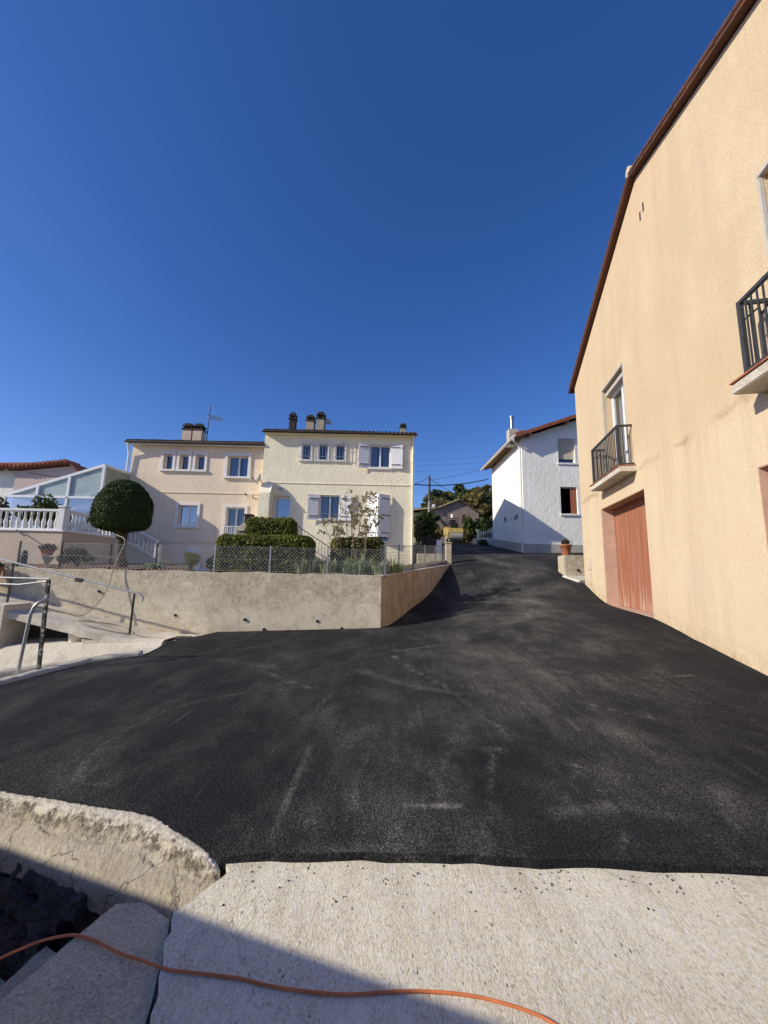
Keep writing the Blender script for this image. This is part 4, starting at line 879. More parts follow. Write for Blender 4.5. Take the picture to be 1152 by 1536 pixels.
# chain-link fence on the wall
def chain_fence():
    t = thing('chain_link_fence', 'chain-link fence on grey posts along the top of the long retaining wall', 'fence', (-4.5, 10.45, 1.5)); y = 10.45; zt, zb = 2.17, 1.53
    for x, m in ((-9.52, 'iron'), (-8.42, 'iron'), (-7.13, 'wornsteel'), (-5.93, 'wornsteel'), (-4.40, 'galv'), (-2.95, 'galv'), (-1.45, 'galv')):
        p = MB(); p.bar((x, y, 1.45), (x, y, zt + .03), .032, .032); p.build('post', Mt[m], t)
    p = MB(); p.bar((.06, y, 1.45), (.06, y, 2.33), .055); p.build('post', Mt['greymetal'], t)
    w = MB(); s = .098; h = zt - zb; x = -9.52 - h
    while x < .05:
        for sg in (0, 1):
            a = np.array([x, y + (.004 if sg else -.004), zb]); b = np.array([x + h, a[1], zt])
            if sg: a[2], b[2] = zt, zb
            lo, hi = -9.52, .05
            if b[0] > lo and a[0] < hi:
                def cl(X): return a + (b - a) * (X - a[0]) / h
                A = cl(lo) if a[0] < lo else a; B = cl(hi) if b[0] > hi else b
                w.bar(tuple(A), tuple(B), .0048)
        x += s
    w.build('wire_mesh', Mt['galv'], t)
    tw = MB()
    for z in (zt - .005, zt - .33, zb + .01): tw.tube([(-9.52 + k * .4, y - .008, z + .004 * math.sin(k * 1.9)) for k in range(24)] + [(.05, y - .008, z)], .0035, 4)
    b = MB()
    tw.build('tension_wire', Mt['galv'], t)
chain_fence()
def panel_fence():
    t = thing('wire_panel_fence', 'grey welded wire panel fence on the wall beside the climbing street', 'fence', WS(3.5, 1.7, -.1))
    for k, u in enumerate((1.5, 2.75, 4.0, 5.3, 6.55)):
        p = MB(); p.bar(WS(u, wz(u) - .02, -.12), WS(u, wz(u) + .80, -.12), .04); p.build('post', Mt['greymetal'], t)
    w = MB()
    for k in range(9): h = .04 + k * .09; w.tube([WS(.15, wz(.15) + h, -.12), WS(6.6, wz(6.6) + h, -.12)], .0035 if 0 < k < 8 else .010, 4)
    for k in range(72): u = .2 + k * .09; w.tube([WS(u, wz(u) + .03, -.125), WS(u, wz(u) + .78, -.125)], .003, 4)
    w.build('wire_panel', Mt['greymetal'], t)
panel_fence()

# ------------------------------------------------------------------ terrace, balustrades, glass veranda, garden steps
BAL = [(.055, 0), (.06, .04), (.045, .06), (.05, .10), (.072, .20), (.066, .28), (.040, .40), (.032, .48), (.045, .52), (.034, .55), (.055, .62), (.06, .66)]
def balustrade(label, p0, p1, n, pillars, cope=.0):
    p0 = Vector(p0); p1 = Vector(p1); t = thing('balustrade', label, 'balustrade', (p0 + p1) / 2, 'white balustrades of the terrace'); d = (p1 - p0)
    proto = None
    for k in range(n):
        c = p0 + d * (k + .5) / n
        if proto is None: b = MB(); b.lathe(c + Vector((0, 0, .06)), BAL, 10); proto = b.build('baluster', Mt['trim'], t); base = c
        else: o = proto.copy(); COL.objects.link(o); o.parent = t; o.location = proto.location + (c - base)
    r = MB(); r.bar(p0 + Vector((0, 0, .77)), p1 + Vector((0, 0, .77)), .16, .10); r.build('top_rail', Mt['trim'], t, bevel=.015)
    r = MB(); r.bar(p0 + Vector((0, 0, .03)), p1 + Vector((0, 0, .03)), .18, .07); r.build('base_rail', Mt['trim'], t, bevel=.01)
    for p in pillars:
        q = MB(); q.box(p[0] - .12, p[0] + .12, p[1] - .12, p[1] + .12, p[2] - .04, p[2] + .88); q.box(p[0] - .15, p[0] + .15, p[1] - .15, p[1] + .15, p[2] + .88, p[2] + .95); q.build('pillar', Mt['trim'], t, bevel=.012)
TZ = 2.84
tw = thing('terrace', 'raised terrace with pale rendered walls under the white balustrades', 'terrace', (-14.5, 17, 1.5))
m_ = MB(); m_.box(-22, -12.1, 14.95, 19.25, 1.0, TZ); m_.build('terrace_wall', Mt['beige_plain'], tw)
m_ = MB(); m_.box(-22, -12.05, 14.9, 19.25, TZ, TZ + .045); m_.build('terrace_edge', Mt['trim'], tw)
m_ = MB(); m_.tube([(-13.75, 14.85, 2.86), (-13.5, 14.8, 2.72), (-13.36, 14.78, 2.64)], .025, 6); m_.build('spout', Mt['iron'], tw)
balustrade('long front run of white balustrade on the terrace, facing the street', (-18.6, 15.05, TZ + .04), (-12.36, 15.05, TZ + .04), 26, [(-12.24, 15.05, TZ + .04)])
balustrade('white balustrade running back from the terrace corner towards the house', (-12.24, 15.2, TZ + .04), (-12.24, 18.55, TZ + .04), 15, [(-12.24, 18.7, TZ - .2)])
def garden_steps():
    t = thing('garden_steps', 'white garden steps with a sloping balustrade, behind the clipped tree', 'steps', (-11.2, 18.8, 1.7))
    s = MB()
    for k in range(8): s.box(-12.05 + k * .28, -12.05 + (k + 1) * .28, 18.62, 19.25, 1.4, TZ - (k + 1) * .145)
    s.build('steps', Mt['ramp'], t)
    for k in range(8):
        x = -12.0 + k * .2; z = TZ - .02 - (x + 12.05) * .5; b = MB(); b.lathe((x, 18.55, z + .04), BAL, 10); b.build('baluster', Mt['trim'], t)
    r = MB(); r.bar((-12.15, 18.55, TZ + .74), (-10.5, 18.55, TZ - .08), .15, .10); r.build('hand_rail', Mt['trim'], t, bevel=.012)
    r = MB(); r.bar((-12.15, 18.55, TZ - .0), (-10.5, 18.55, TZ - .82), .16, .1); r.build('base_rail', Mt['trim'], t)
    r = MB(); r.box(-10.6, -10.38, 18.44, 18.66, 1.6, 2.56); r.box(-10.63, -10.35, 18.41, 18.69, 2.56, 2.62); r.build('newel', Mt['trim'], t, bevel=.01)
garden_steps()
def veranda():
    t = thing('glass_veranda', 'white framed glass veranda with a lean-to roof against the pink-beige house', 'veranda', (-15, 18.5, TZ)); y = 17.75
    xl, xr = -17.2, -12.86; zl, zr, zm = 4.67, 6.16, 4.64
    rt = lambda x: zl + (zr - zl) * (x - xl) / (xr - xl)
    f = MB(); f.bar((xl, y, rt(xl)), (xr, y, rt(xr)), .10, .12); f.bar((xl, y, zm), (xr, y, zm), .09, .10)
    for x in (-15.76, -14.37, xr): f.bar((x, y, zm), (x, y, rt(x)), .11)
    for x in (xl, -14.39, xr): f.bar((x, y, TZ), (x, y, zm), .09)
    f.bar((xr, y, zr), (-12.74, 19.5, zr), .10, .12); f.bar((xr, y, zm), (-12.76, 19.3, zm), .08, .1); f.bar((xl, y, zl), (xl, 21, zl), .1, .12)
    f.build('frame', Mt['pvc'], t)
    us = [xl, -15.76, -14.37, xr]
    for a, b in zip(us[:-1], us[1:]):
        MB().quad((a, y + .02, zm), (b, y + .02, zm), (b, y + .02, rt(b)), (a, y + .02, rt(a))).build('frosted_panel', Mt['frosted'], t)
    for a, b in ((xl, -14.39), (-14.39, xr)): MB().quad((a, y + .02, TZ), (b, y + .02, TZ), (b, y + .02, zm), (a, y + .02, zm)).build('glass_panel', Mt['blueglass'], t)
    MB().quad((xr, y, TZ), (-12.74, 19.3, TZ), (-12.74, 19.3, zr), (xr, y, zr)).build('side_panel', Mt['frostedwarm'], t)
    MB().quad((xl, y, zl), (xr, y, zr), (xr, 21.5, zr), (xl, 21.5, zl)).build('roof_panel', Mt['frosted'], t)
    b = MB(); b.box(xl, xr, 21.4, 21.5, TZ, 4.6); b.build('back_wall', Mt['room'], t)
veranda()
def pink_house():
    t = thing('rendered_house', 'low rose rendered house with a red tiled roof at the far left', 'house', (-22, 25, 3)); F = Frame(-30, 24, 1, 0)
    top = lambda u: 7.62 if u < 7.2 else (7.30 + (u - 7.2) * .122 if u < 10.4 else 7.69 - (u - 10.4) * .55)
    m = MB(); m.add([F(7.2, 2.5), F(11.2, 2.5), F(11.2, 7.22), F(10.45, 7.66), F(7.2, 7.28)], [(0, 1, 2, 3, 4)]); m.quad(F(11.2, 2.5), F(11.2, 2.5, -7), F(11.2, 7.22, -7), F(11.2, 7.22)); m.build('wall', Mt['pinkhouse'], t)
    m = MB(); m.box(-32, -22.8, 24.35, 30, 2.5, 7.4); m.build('white_wing', Mt['white'], t)
    r = MB(); r.hexa([(-32, 23.95, 7.40), (-22.75, 23.75, 7.36), (-19.35, 23.8, 7.74), (-32, 23.9, 7.46), (-32, 23.95, 7.52), (-22.75, 23.75, 7.48), (-19.35, 23.8, 7.86), (-32, 23.96, 7.6)])
    r.hexa([(-32, 23.8, 7.42), (-22.75, 23.7, 7.37), (-22.3, 31, 8.2), (-32, 31, 8.2), (-32, 23.8, 7.50), (-22.75, 23.7, 7.45), (-22.3, 31, 8.3), (-32, 31, 8.3)])
    r.hexa([(-22.75, 23.7, 7.37), (-19.5, 23.7, 7.78), (-19.5, 31, 7.78), (-22.3, 31, 7.7), (-22.75, 23.7, 7.47), (-19.5, 23.7, 7.90), (-19.5, 31, 7.9), (-22.3, 31, 7.82)])
    r.hexa([(-19.5, 23.7, 7.78), (-18.7, 23.7, 7.14), (-18.7, 31, 7.14), (-19.5, 31, 7.78), (-19.5, 23.7, 7.88), (-18.7, 23.7, 7.24), (-18.7, 31, 7.24), (-19.5, 31, 7.88)])
    rf = r.build('roof', Mt['tile_red'], t)
    k = MB(); tile_row(k, (-32, 23.62, 7.62), (-22.8, 23.6, 7.56), .1, .24, 1.2, (0, 1, .1)); tile_row(k, (-22.8, 23.6, 7.52), (-19.5, 23.6, 7.94), .1, .24, 1.2, (0, 1, .02)); k.build('eave_tile', Mt['tile_red'], rf)
    g = MB(); g.tube([(-23.4, 23.9, 7.35), (-23.2, 24.0, 7.2), (-22.85, 24.1, 7.0), (-22.85, 24.1, 4)], .06, 7); g.build('downpipe', Mt['gutter'], t)
    g = MB(); g.tube([(-22.1, 23.96, 7.2), (-20.6, 23.96, 7.0), (-18.9, 23.96, 6.92)], .012, 4); g.build('wall_cable', Mt['wirecol'], t)
pink_house()

# ------------------------------------------------------------------ garden: clipped tree, hedges, roses, irises, pots
def topiary():
    t = thing('clipped_tree', 'mushroom-shaped clipped evergreen on a dark bare trunk behind the fence', 'tree', (-7.4, 11.25, 1.5))
    cx, cy = -7.50, 11.3
    def R(z):     # crown profile
        zs = [2.58, 2.61, 2.68, 2.82, 3.0, 3.25, 3.5, 3.7, 3.87, 3.99, 4.06]; rs = [.05, .60, .80, .90, .93, .91, .83, .70, .51, .30, .02]; return np.interp(z, zs, rs) * .76
    n = 30000; z = rng.uniform(2.58, 4.06, n * 2); k = rng.uniform(0, 1, n * 2) < (R(z) + .15); z = z[k][:n]; th = rng.uniform(0, 2 * PI, len(z))
    lob = lambda th, z: 1 + .045 * np.sin(2 * th + 1.3) + .03 * np.sin(5 * th + z * 3) + .018 * np.sin(z * 9 + th * 4)
    r = R(z) * lob(th, z); P = np.c_[cx + r * np.cos(th), cy + r * np.sin(th), z + .03 * np.sin(2 * th)]
    e = .02; dr = (R(z + e) - R(z - e)) / (2 * e); N = np.c_[np.cos(th), np.sin(th), -dr]; N /= np.linalg.norm(N, axis=1)[:, None]
    nb_ = 5000; zz = np.full(nb_, 2.6); rr = .64 * np.sqrt(rng.uniform(0, 1, nb_)) * .9; tt = rng.uniform(0, 2 * PI, nb_)
    P = np.vstack([P + N * (rng.normal(0, .016, (len(P), 1)) + (rng.uniform(0, 1, (len(P), 1)) < .012) * rng.uniform(.02, .07, (len(P), 1))), np.c_[cx + rr * np.cos(tt), cy + rr * np.sin(tt), 2.62 + .15 * (rr / .64) ** 2 + .02 * rng.normal(size=nb_)]]); N = np.vstack([N, np.tile([0, 0, -1.], (nb_, 1))])
    m = MB(); leaf_cloud(m, P, .03, N, .8, 0, 1.9); 
    c = MB(); zs = np.linspace(2.64, 4.02, 16); vs = []
    for zq in zs:
        for k_ in range(28): a = 2 * PI * k_ / 28; rr_ = R(zq) * lob(a, zq) * .965; vs.append((cx + rr_ * math.cos(a), cy + rr_ * math.sin(a), zq + .03 * math.sin(2 * a)))
    c.add(vs, [(i * 28 + k_, i * 28 + (k_ + 1) % 28, (i + 1) * 28 + (k_ + 1) % 28, (i + 1) * 28 + k_) for i in range(15) for k_ in range(28)], 0, True); c.add(vs[:28], [tuple(range(28))[::-1]])
    m.build('crown', Mt['leaf_topiary'], t); c.build('inner_crown', Mt['leaf_dark'], t)  # inner crown is coloured near-black as the shade behind the leaves
    b = MB(); b.tube([(-7.30, 11.25, 1.42), (-7.33, 11.25, 1.62), (-7.40, 11.26, 1.9), (-7.43, 11.27, 2.15), (-7.45, 11.3, 2.4), (-7.46, 11.3, 2.75)], [.20, .155, .125, .115, .14, .17], 10)
    b.tube([(-7.44, 11.27, 2.15), (-7.53, 11.26, 2.4), (-7.6, 11.3, 2.75)], [.06, .055, .05], 8); b.tube([(-7.44, 11.27, 2.2), (-7.37, 11.28, 2.45), (-7.3, 11.3, 2.75)], [.05, .05, .045], 8)
    b.build('trunk', Mt['bark'], t)
topiary()
box_hedge('clipped_hedge', 'large box-cut hedge behind the chain-link fence, lower one of the stepped pair', -4.56, -2.02, 10.85, 11.75, 1.45, 2.50, 9500, .055, Mt['leaf_hedge'], 'clipped hedges')
box_hedge('clipped_hedge', 'small box-cut hedge standing behind and above the large one', -4.28, -2.82, 12.2, 13.0, 1.5, 3.17, 6500, .06, Mt['leaf_hedge'], 'clipped hedges')
box_hedge('clipped_hedge', 'dark clipped hedge under the rose bush, in front of the ajar shutters', -1.55, -.02, 11.7, 12.5, 1.5, 2.55, 5500, .055, Mt['leaf_hedge'], 'clipped hedges')

def roses():
    t = thing('rose_bush', 'straggly leggy rose bush in front of the cream house', 'shrub', (-.8, 11.5, 1.5)); st = MB(); lv = MB(); P = []
    tips = [(-1.75, 2.95), (-1.5, 3.1), (-1.35, 3.0), (-1.15, 3.7), (-1.02, 3.95), (-.95, 3.3), (-.7, 3.55), (-.55, 3.25), (-.42, 3.75), (-.3, 3.85), (-.25, 3.4), (-.5, 3.05), (-.15, 3.2), (-1.3, 2.75), (-.8, 3.0), (-.62, 3.7)]
    for x, z in tips:
        bx = -.85 + (x + .85) * .45 + rng.normal() * .08; y = 11.55 + rng.normal() * .2; m = ((bx + x) / 2 + rng.normal() * .05, y, 1.5 + (z - 1.5) * .55)
        pts = [(bx, 11.5, 1.45), ((bx * 2 + m[0]) / 3, y, 1.5 + (z - 1.5) * .25), m, (x, y + rng.normal() * .1, z)]; st.tube(pts, [.016, .013, .010, .004], 5)
        for k in range(4):
            f = rng.uniform(.35, .95); a = np.array(m) * (1 - f) + np.array(pts[3]) * f; e = a + np.array([rng.normal() * .16, rng.normal() * .12, rng.uniform(.02, .22)]); st.tube([tuple(a), tuple(e)], [.006, .003], 4)
            P += [e + rng.normal(size=3) * .035 for _ in range(10)]
        P += [np.array(pts[3]) + rng.normal(size=3) * .06 for _ in range(16)]; P += [np.array(m) + rng.normal(size=3) * .1 for _ in range(9)]
    st.build('stems', Mt['twig'], t); leaf_cloud(lv, P, .055); lv.build('leaves', Mt['leaf_rose'], t)
roses()
def iris(x, y, n=60, h=.52, first=[]):
    if not first:
        t = thing('iris_clump', 'grey-green clump of sword leaves in the bed along the fence', 'plant', (x, y, 1.47), 'clumps of sword leaves along the fence'); m = MB()
        for k in range(n):
            a = rng.uniform(0, 2 * PI); r = rng.uniform(0, .13); l = h * rng.uniform(.45, 1.2); le = rng.uniform(.08, .55) * l; w = .020
            b = np.array([x + r * math.cos(a), y + r * math.sin(a), 1.45]); d = np.array([math.cos(a), math.sin(a), 0]); s = np.array([-math.sin(a), math.cos(a), 0]) * w
            p1 = b + d * le * .3 + np.array([0, 0, l * .6]); p2 = b + d * le + np.array([0, 0, l * rng.uniform(.75, 1)])
            m.add([b - s, b + s, p1 + s, p1 - s, p2], [(0, 1, 2, 3), (3, 2, 4)])
        m.build('blades', Mt['leaf_iris'], t); first.append(t); return t
    o = copy_tree(first[0]); o.location = (x, y, 1.47); s = random.uniform(.8, 1.2); o.scale = (s, s, s * random.uniform(.85, 1.2)); o.rotation_euler = (0, 0, random.uniform(0, 6.28)); return o
for x, y in ((-1.95, 10.85), (-1.62, 11.0), (-1.35, 10.8), (-1.1, 11.05), (-.72, 10.85), (-.45, 11.1), (-.2, 10.85), (.02, 11.2), (.30, 11.35), (-2.2, 10.75), (-.9, 11.25), (-1.75, 11.3), (-1.5, 10.75), (-.95, 10.78), (-.58, 10.8), (-.1, 10.75), (-1.2, 11.3), (.45, 11.6)): iris(x, y)
def bush(name, label, x, y, z0, w, h, n, ls, mat, cat='bush', group=None, flowers=None):
    t = thing(name, label, cat, (x, y, z0), group); m = MB(); P = []
    for k in range(9):
        c = np.array([x + rng.normal() * w * .2, y + rng.normal() * w * .18, z0 + h * rng.uniform(.3, .8)]); d = rng.normal(size=(n // 9, 3)); d /= np.linalg.norm(d, axis=1)[:, None]
        P.append(c + d * np.array([w * .27, w * .27, h * .25]) * rng.uniform(.4, 1.05, (n // 9, 1)))
    P = np.vstack(P); leaf_cloud(m, P, ls); m.build('leaves', mat, t)
    s = MB()
    for k in range(6): s.tube([(x + rng.normal() * .03, y, z0 - .05), (x + rng.normal() * w * .15, y + rng.normal() * w * .1, z0 + h * .6)], [.02, .008], 5)
    s.build('stems', Mt['twig'], t)
    if flowers:
        f = MB(); leaf_cloud(f, np.array([[x + flowers[0] + rng.normal() * flowers[2], y - w * .2 + rng.normal() * .05, z0 + flowers[1] + rng.normal() * flowers[2]] for _ in range(90)]), .05); f.build('flowers', Mt['flower'], t)
    return t
bush('bed_shrub', 'fresh green leafy shrub among the sword leaves, below the rose bush', -.85, 10.95, 1.45, .55, .5, 900, .06, Mt['leaf_fresh'], 'shrub')
bush('yellow_shrub', 'small golden-leaved shrub behind the fence, left of the large hedge', -5.75, 12, 1.55, .5, .5, 900, .05, Mt['flower'], 'shrub')
bush('silver_plant', 'grey low plant between the golden shrub and the large hedge', -4.95, 11.6, 1.5, .5, .55, 700, .05, Mt['leaf_green'], 'plant')
for x, l in ((-6.55, 'low tuft of grass at the fence foot, right of the clipped tree'),): bush('grass_tuft', l, x, 11.4, 1.47, .55, .25, 500, .05, Mt['leaf_iris'], 'plant')
bush('grape_hyacinth', 'dark blue-grey shrub beside the corner fence post', -.12, 11.0, 1.5, .35, .7, 600, .05, Mt['leaf_green'], 'shrub')
o_ = MB(); o_.tube([(-5.35, 11.6, 1.5), (-5.28, 11.6, 1.62), (-5.30, 11.6, 1.74), (-5.20, 11.6, 1.82)], [.07, .06, .04, .02], 7); o_.tube([(-5.28, 11.6, 1.55), (-5.0, 11.6, 1.54), (-4.72, 11.6, 1.60)], [.05, .035, .02], 6); o_.tube([(-5.3, 11.6, 1.6), (-5.45, 11.6, 1.56)], [.05, .03], 6)
tag(o_.build('garden_ornament', Mt['trim']), 'white driftwood-like ornament on the bed by the golden shrub', 'ornament')
def pot(label, x, y, z, r, h, mat, plant, w, ph, stand=None, group='potted plants'):
    t = thing('potted_plant', label, 'potted plant', (x, y, z), group); b = MB(); b.lathe((x, y, z), [(r * .68, 0), (r * .92, h * .82), (r * 1.05, h * .84), (r * 1.05, h), (r * .9, h), (r * .88, h * .9)], 16); b.build('pot', Mt[mat], t)
    m = MB(); d = rng.normal(size=(330, 3)); d /= np.linalg.norm(d, axis=1)[:, None]; d[:, 2] = np.abs(d[:, 2]); leaf_cloud(m, np.array([x, y, z + h]) + d * np.array([w, w, ph]) * rng.uniform(.3, 1, (330, 1)), .05); m.build('foliage', Mt[plant], t)
    return t
pot('terracotta bowl of faded plants on a small wedge-shaped stand', -10.09, 12, 1.86, .19, .2, 'terracotta', 'leaf_pink', .26, .16)
s_ = MB(); s_.lathe((-10.06, 12, 1.60), [(.05, 0), (.22, .22), (.24, .25)], 4, 0, False); s_.box(-10.4, -9.7, 11.9, 12.1, 1.835, 1.855)
tag(s_.build('plant_stand', Mt['boxw']), 'ochre wedge-shaped stand carrying the terracotta bowl', 'stand')
bush('flowering_shrub', 'shrub with a cluster of yellow flowers on its left, between two fence posts', -9.15, 12, 1.62, .75, .5, 900, .06, Mt['leaf_pink'], 'shrub', None, (-.34, .33, .07))
e_ = MB()
for k in range(40): e_.tube([(-9.3 + k * .105, 10.72, 1.50), (-9.3 + k * .105, 10.72, 1.57)], .05, 8)
tag(e_.build('bed_edging', Mt['terracotta']), 'row of small dark scalloped edging tiles along the fence foot', 'edging')
l_ = MB(); l_.lathe((-10.77, 12, 1.55), [(.07, 0), (.09, .1), (.09, .35), (.05, .46)], 10)
tag(l_.build('garden_lantern', Mt['black']), 'dark bollard-shaped garden lamp at the left end of the fence', 'lamp')
def barbecue():
    t = thing('barbecue', 'grey concrete garden barbecue with a hood and chimney beside the stepped hedges', 'barbecue', (-4.85, 14, 1.6)); b = MB(); b.box(-5.15, -4.55, 13.8, 14.4, 1.6, 2.85); b.build('base', Mt['chim'], t)
    h = MB(); h.hexa([(-5.17, 13.75, 2.9), (-4.5, 13.75, 2.9), (-4.5, 14.4, 2.9), (-5.17, 14.4, 2.9), (-4.98, 13.95, 3.2), (-4.68, 13.95, 3.2), (-4.68, 14.25, 3.2), (-4.98, 14.25, 3.2)]); h.build('hood', Mt['chim'], t); c = MB(); c.box(-4.95, -4.70, 13.97, 14.22, 3.2, 3.46); c.box(-4.98, -4.67, 13.94, 14.25, 3.46, 3.52); c.build('chimney', Mt['soot'], t)
barbecue()
bush('potted_shrub', 'dark rounded shrub behind the front balustrade beside the corner pillar', -13.75, 16.0, TZ + .05, 1.4, 1.45, 2600, .09, Mt['leaf_green'], 'shrub')
bush('potted_shrub', 'dark reddish shrub on the terrace at the left picture edge', -15.9, 16.0, TZ + .05, 1.2, 1.4, 2000, .09, Mt['leaf_pink'], 'shrub')

# ------------------------------------------------------------------ ramp path, stairwell, handrails, hose at the left
rampz = lambda x: -.02 + .22 * max(0, -5.55 - x)
def ramp():
    mb = MB(); xs = np.linspace(-14, -4.3, 60)
    ys = [8.98, 9.0, 9.3, 9.8, 10.32]; vs = []
    for x in xs:
        for j, y in enumerate(ys): vs.append((x, y + (.02 * math.sin(x * 7) if j < 2 else 0), rampz(x) + (-.02 if j == 0 else 0) + .008 * rng.normal() - (.02 if x > -5 else 0)))
    n = len(ys); mb.add(vs, [(i * n + j, (i + 1) * n + j, (i + 1) * n + j + 1, i * n + j + 1) for i in range(len(xs) - 1) for j in range(n - 1)], 0, True)
    m = len(xs); th = .13; e = [vs[i * n] for i in range(m)]
    mb.add(e + [(p[0], p[1] + .02 * rng.normal() * .3, p[2] - th) for p in e], [(m + i, m + i + 1, i + 1, i) for i in range(m - 1)], 0, True)
    mb.add([(p[0], p[1], p[2] - th) for p in e] + [(p[0], 10.32, p[2] - th) for p in e], [(i + 1, i, m + i, m + i + 1) for i in range(m - 1)])
    tag(mb.build('ramp_path', Mt['ramp']), kind='structure')
ramp()
w_ = thing('stairwell_wall', 'pale rough concrete wall of the sunken steps below the ramp', 'wall', (-6.8, 9, -.5))
m_ = MB(); xs = np.linspace(-14, -4.75, 40); vs = []
for x in xs:
    zt = -.16 + .055 * max(0, (x + 8.3)) * .9
    vs += [(x, 9.95, zt), (x, 9.02, zt + .004 * rng.normal()), (x, 8.95, zt - .03), (x, 8.6 + .02 * rng.normal(), zt - .5), (x, 8.2, zt - 1.1), (x, 7.7, zt - 2.2)]
m_.add(vs, [(i * 6 + j, i * 6 + j + 1, (i + 1) * 6 + j + 1, (i + 1) * 6 + j) for i in range(len(xs) - 1) for j in range(5)], 0, True); m_.build('sloped_face', Mt['ramp'], w_)
m_ = MB(); m_.hexa([(-6.45, 8.97, -.3), (-4.7, 8.97, -.3), (-4.6, 9.9, -.3), (-6.45, 9.9, -.3), (-6.55, 8.97, .02), (-4.7, 8.97, -.10), (-4.6, 9.9, -.10), (-6.55, 9.9, .02)]); m_.build('ramp_footing', Mt['ramp'], w_, bevel=.02)
m_ = MB(); m_.box(-8.9, -8.24, 8.9, 9.6, -1.5, .70); m_.build('pier', Mt['ramp'], w_, bevel=.015)
m_ = MB(); m_.hexa([(-14, 9.9, -1.2), (-5.2, 9.9, -1.2), (-5.2, 9.97, -1.2), (-14, 9.97, -1.2), (-14, 9.9, 1.55), (-5.2, 9.9, -.25), (-5.2, 9.97, -.25), (-14, 9.97, 1.55)]); m_.build('back_face', Mt['stone'], w_)
def kerb_edge():
    path = [(-9, 4.75), (-6.2, 5.05), (-5.72, 5.9), (-5.6, 6.35), (-5.48, 6.8), (-5.3, 7.35), (-5.05, 7.75), (-4.6, 7.98)]; P = resample(path + [path[-1]], .09)[:-1]; mb = MB(); vs = []
    for i, p in enumerate(P):
        a = np.array(P[max(i - 1, 0)]); b = np.array(P[min(i + 1, len(P) - 1)]); d = b - a; d /= np.linalg.norm(d) + 1e-9; nrm = np.array([-d[1], d[0]]); z = gz(*p) + .06
        j = .012 * rng.normal(4) if False else 0
        for off, dz in ((-.10, -.10), (-.09, .0), (-.04, .035), (.06, .035), (.13, .01), (.15, -.1), (.16, -2.2)): q = np.array(p) + nrm * (off + rng.normal() * .006); vs.append((q[0], q[1], z + dz + rng.normal() * .006))
    mb.add(vs, [(i * 7 + j, i * 7 + j + 1, (i + 1) * 7 + j + 1, (i + 1) * 7 + j) for i in range(len(P) - 1) for j in range(6)], 0, True)
    tag(mb.build('kerb', Mt['kerb']), 'rough low concrete kerb between the asphalt and the sunken steps', 'kerb')
kerb_edge()
m_ = MB(); m_.hexa([(-5.6, 8.0, -.35), (-4.55, 7.85, -.35), (-4.55, 9.0, -.3), (-5.6, 9.0, -.3), (-5.5, 8.1, -.17), (-4.55, 7.9, -.10), (-4.7, 9.0, -.11), (-5.5, 9.0, -.14)]); tag(m_.build('concrete_ledge', Mt['ramp'], bevel=.03), 'rough concrete ledge at the end of the kerb by the ramp foot', 'ledge')

def handrails():
    t = thing('ramp_handrail', 'long black-post handrail sloping down along the ramp beside the wall', 'handrail', (-7.2, 9.55, .3)); y = 9.55
    for x in (-8.80, -5.85, -11.6): p = MB(); p.bar((x, y, rampz(x) - .02), (x + .01, y, rampz(x) + .92), .045, .02); p.build('post', Mt['black'], t)
    r = MB(); z = lambda x: rampz(x) + .94 if x < -5.85 else rampz(-5.85) + .94
    pts = [(x, y, z(x)) for x in np.linspace(-12.5, -5.85, 14)] + [(-5.72, y, z(-5.85) - .02), (-5.64, y, z(-5.85) - .08), (-5.63, y, z(-5.85) - .16), (-5.66, y, z(-5.85) - .2)]; r.tube(pts, .021, 8); r.build('rail', Mt['galv'], t)
    c = MB(); c.bar((-7.25, y - .02, z(-7.2) - .02), (-7.1, y - .02, z(-7.1) - .02), .06, .09); c.build('clamp', Mt['iron'], t)
    t = thing('steps_railing', 'worn railing with peeling paint at the top of the sunken steps', 'railing', (-5.7, 6.9, -.2)); y = 6.9
    p = MB(); p.bar((-5.66, y, -.25), (-5.71, y, 1.34), .055, .035); p.build('post', Mt['wornsteel'], t); p = MB(); p.bar((-8.2, y, -.5), (-8.2, y, 1.38), .055, .035); p.build('post', Mt['wornsteel'], t)
    for zz in (1.36, 1.25): r = MB(); r.tube([(-8.6, y - .02, zz + .02), (-7, y, zz + .01), (-6.2, y, zz), (-5.70, y, zz + (.0 if zz > 1.3 else .07))], .016, 6); r.build('rail', Mt['galv'], t)
    t = thing('tube_grab_rail', 'bent galvanised tube rail leaning beside the worn railing post', 'rail', (-5.8, 6.7, -.2)); r = MB(); r.tube([(-5.80, 6.66, -.3), (-5.78, 6.68, .3), (-5.76, 6.7, .78), (-5.74, 6.72, .90), (-5.70, 6.75, .97), (-5.64, 6.8, 1.01), (-5.66, 6.88, 1.02)], .026, 10); r.build('tube', Mt['galv'], t)
handrails()
h_ = MB()
def smooth(pts, n=8):
    out = []; P = [np.array(p, float) for p in pts]; P = [2 * P[0] - P[1]] + P + [2 * P[-1] - P[-2]]
    for i in range(1, len(P) - 2):
        for k in range(n):
            t = k / n; a, b, c, d = P[i - 1:i + 3]; out.append(tuple(.5 * ((2 * b) + (c - a) * t + (2 * a - 5 * b + 4 * c - d) * t * t + (3 * b - a - 3 * c + d) * t ** 3)))
    return out + [tuple(P[-2])]
hz = lambda x, y: (x, y, rampz(x) + .025)
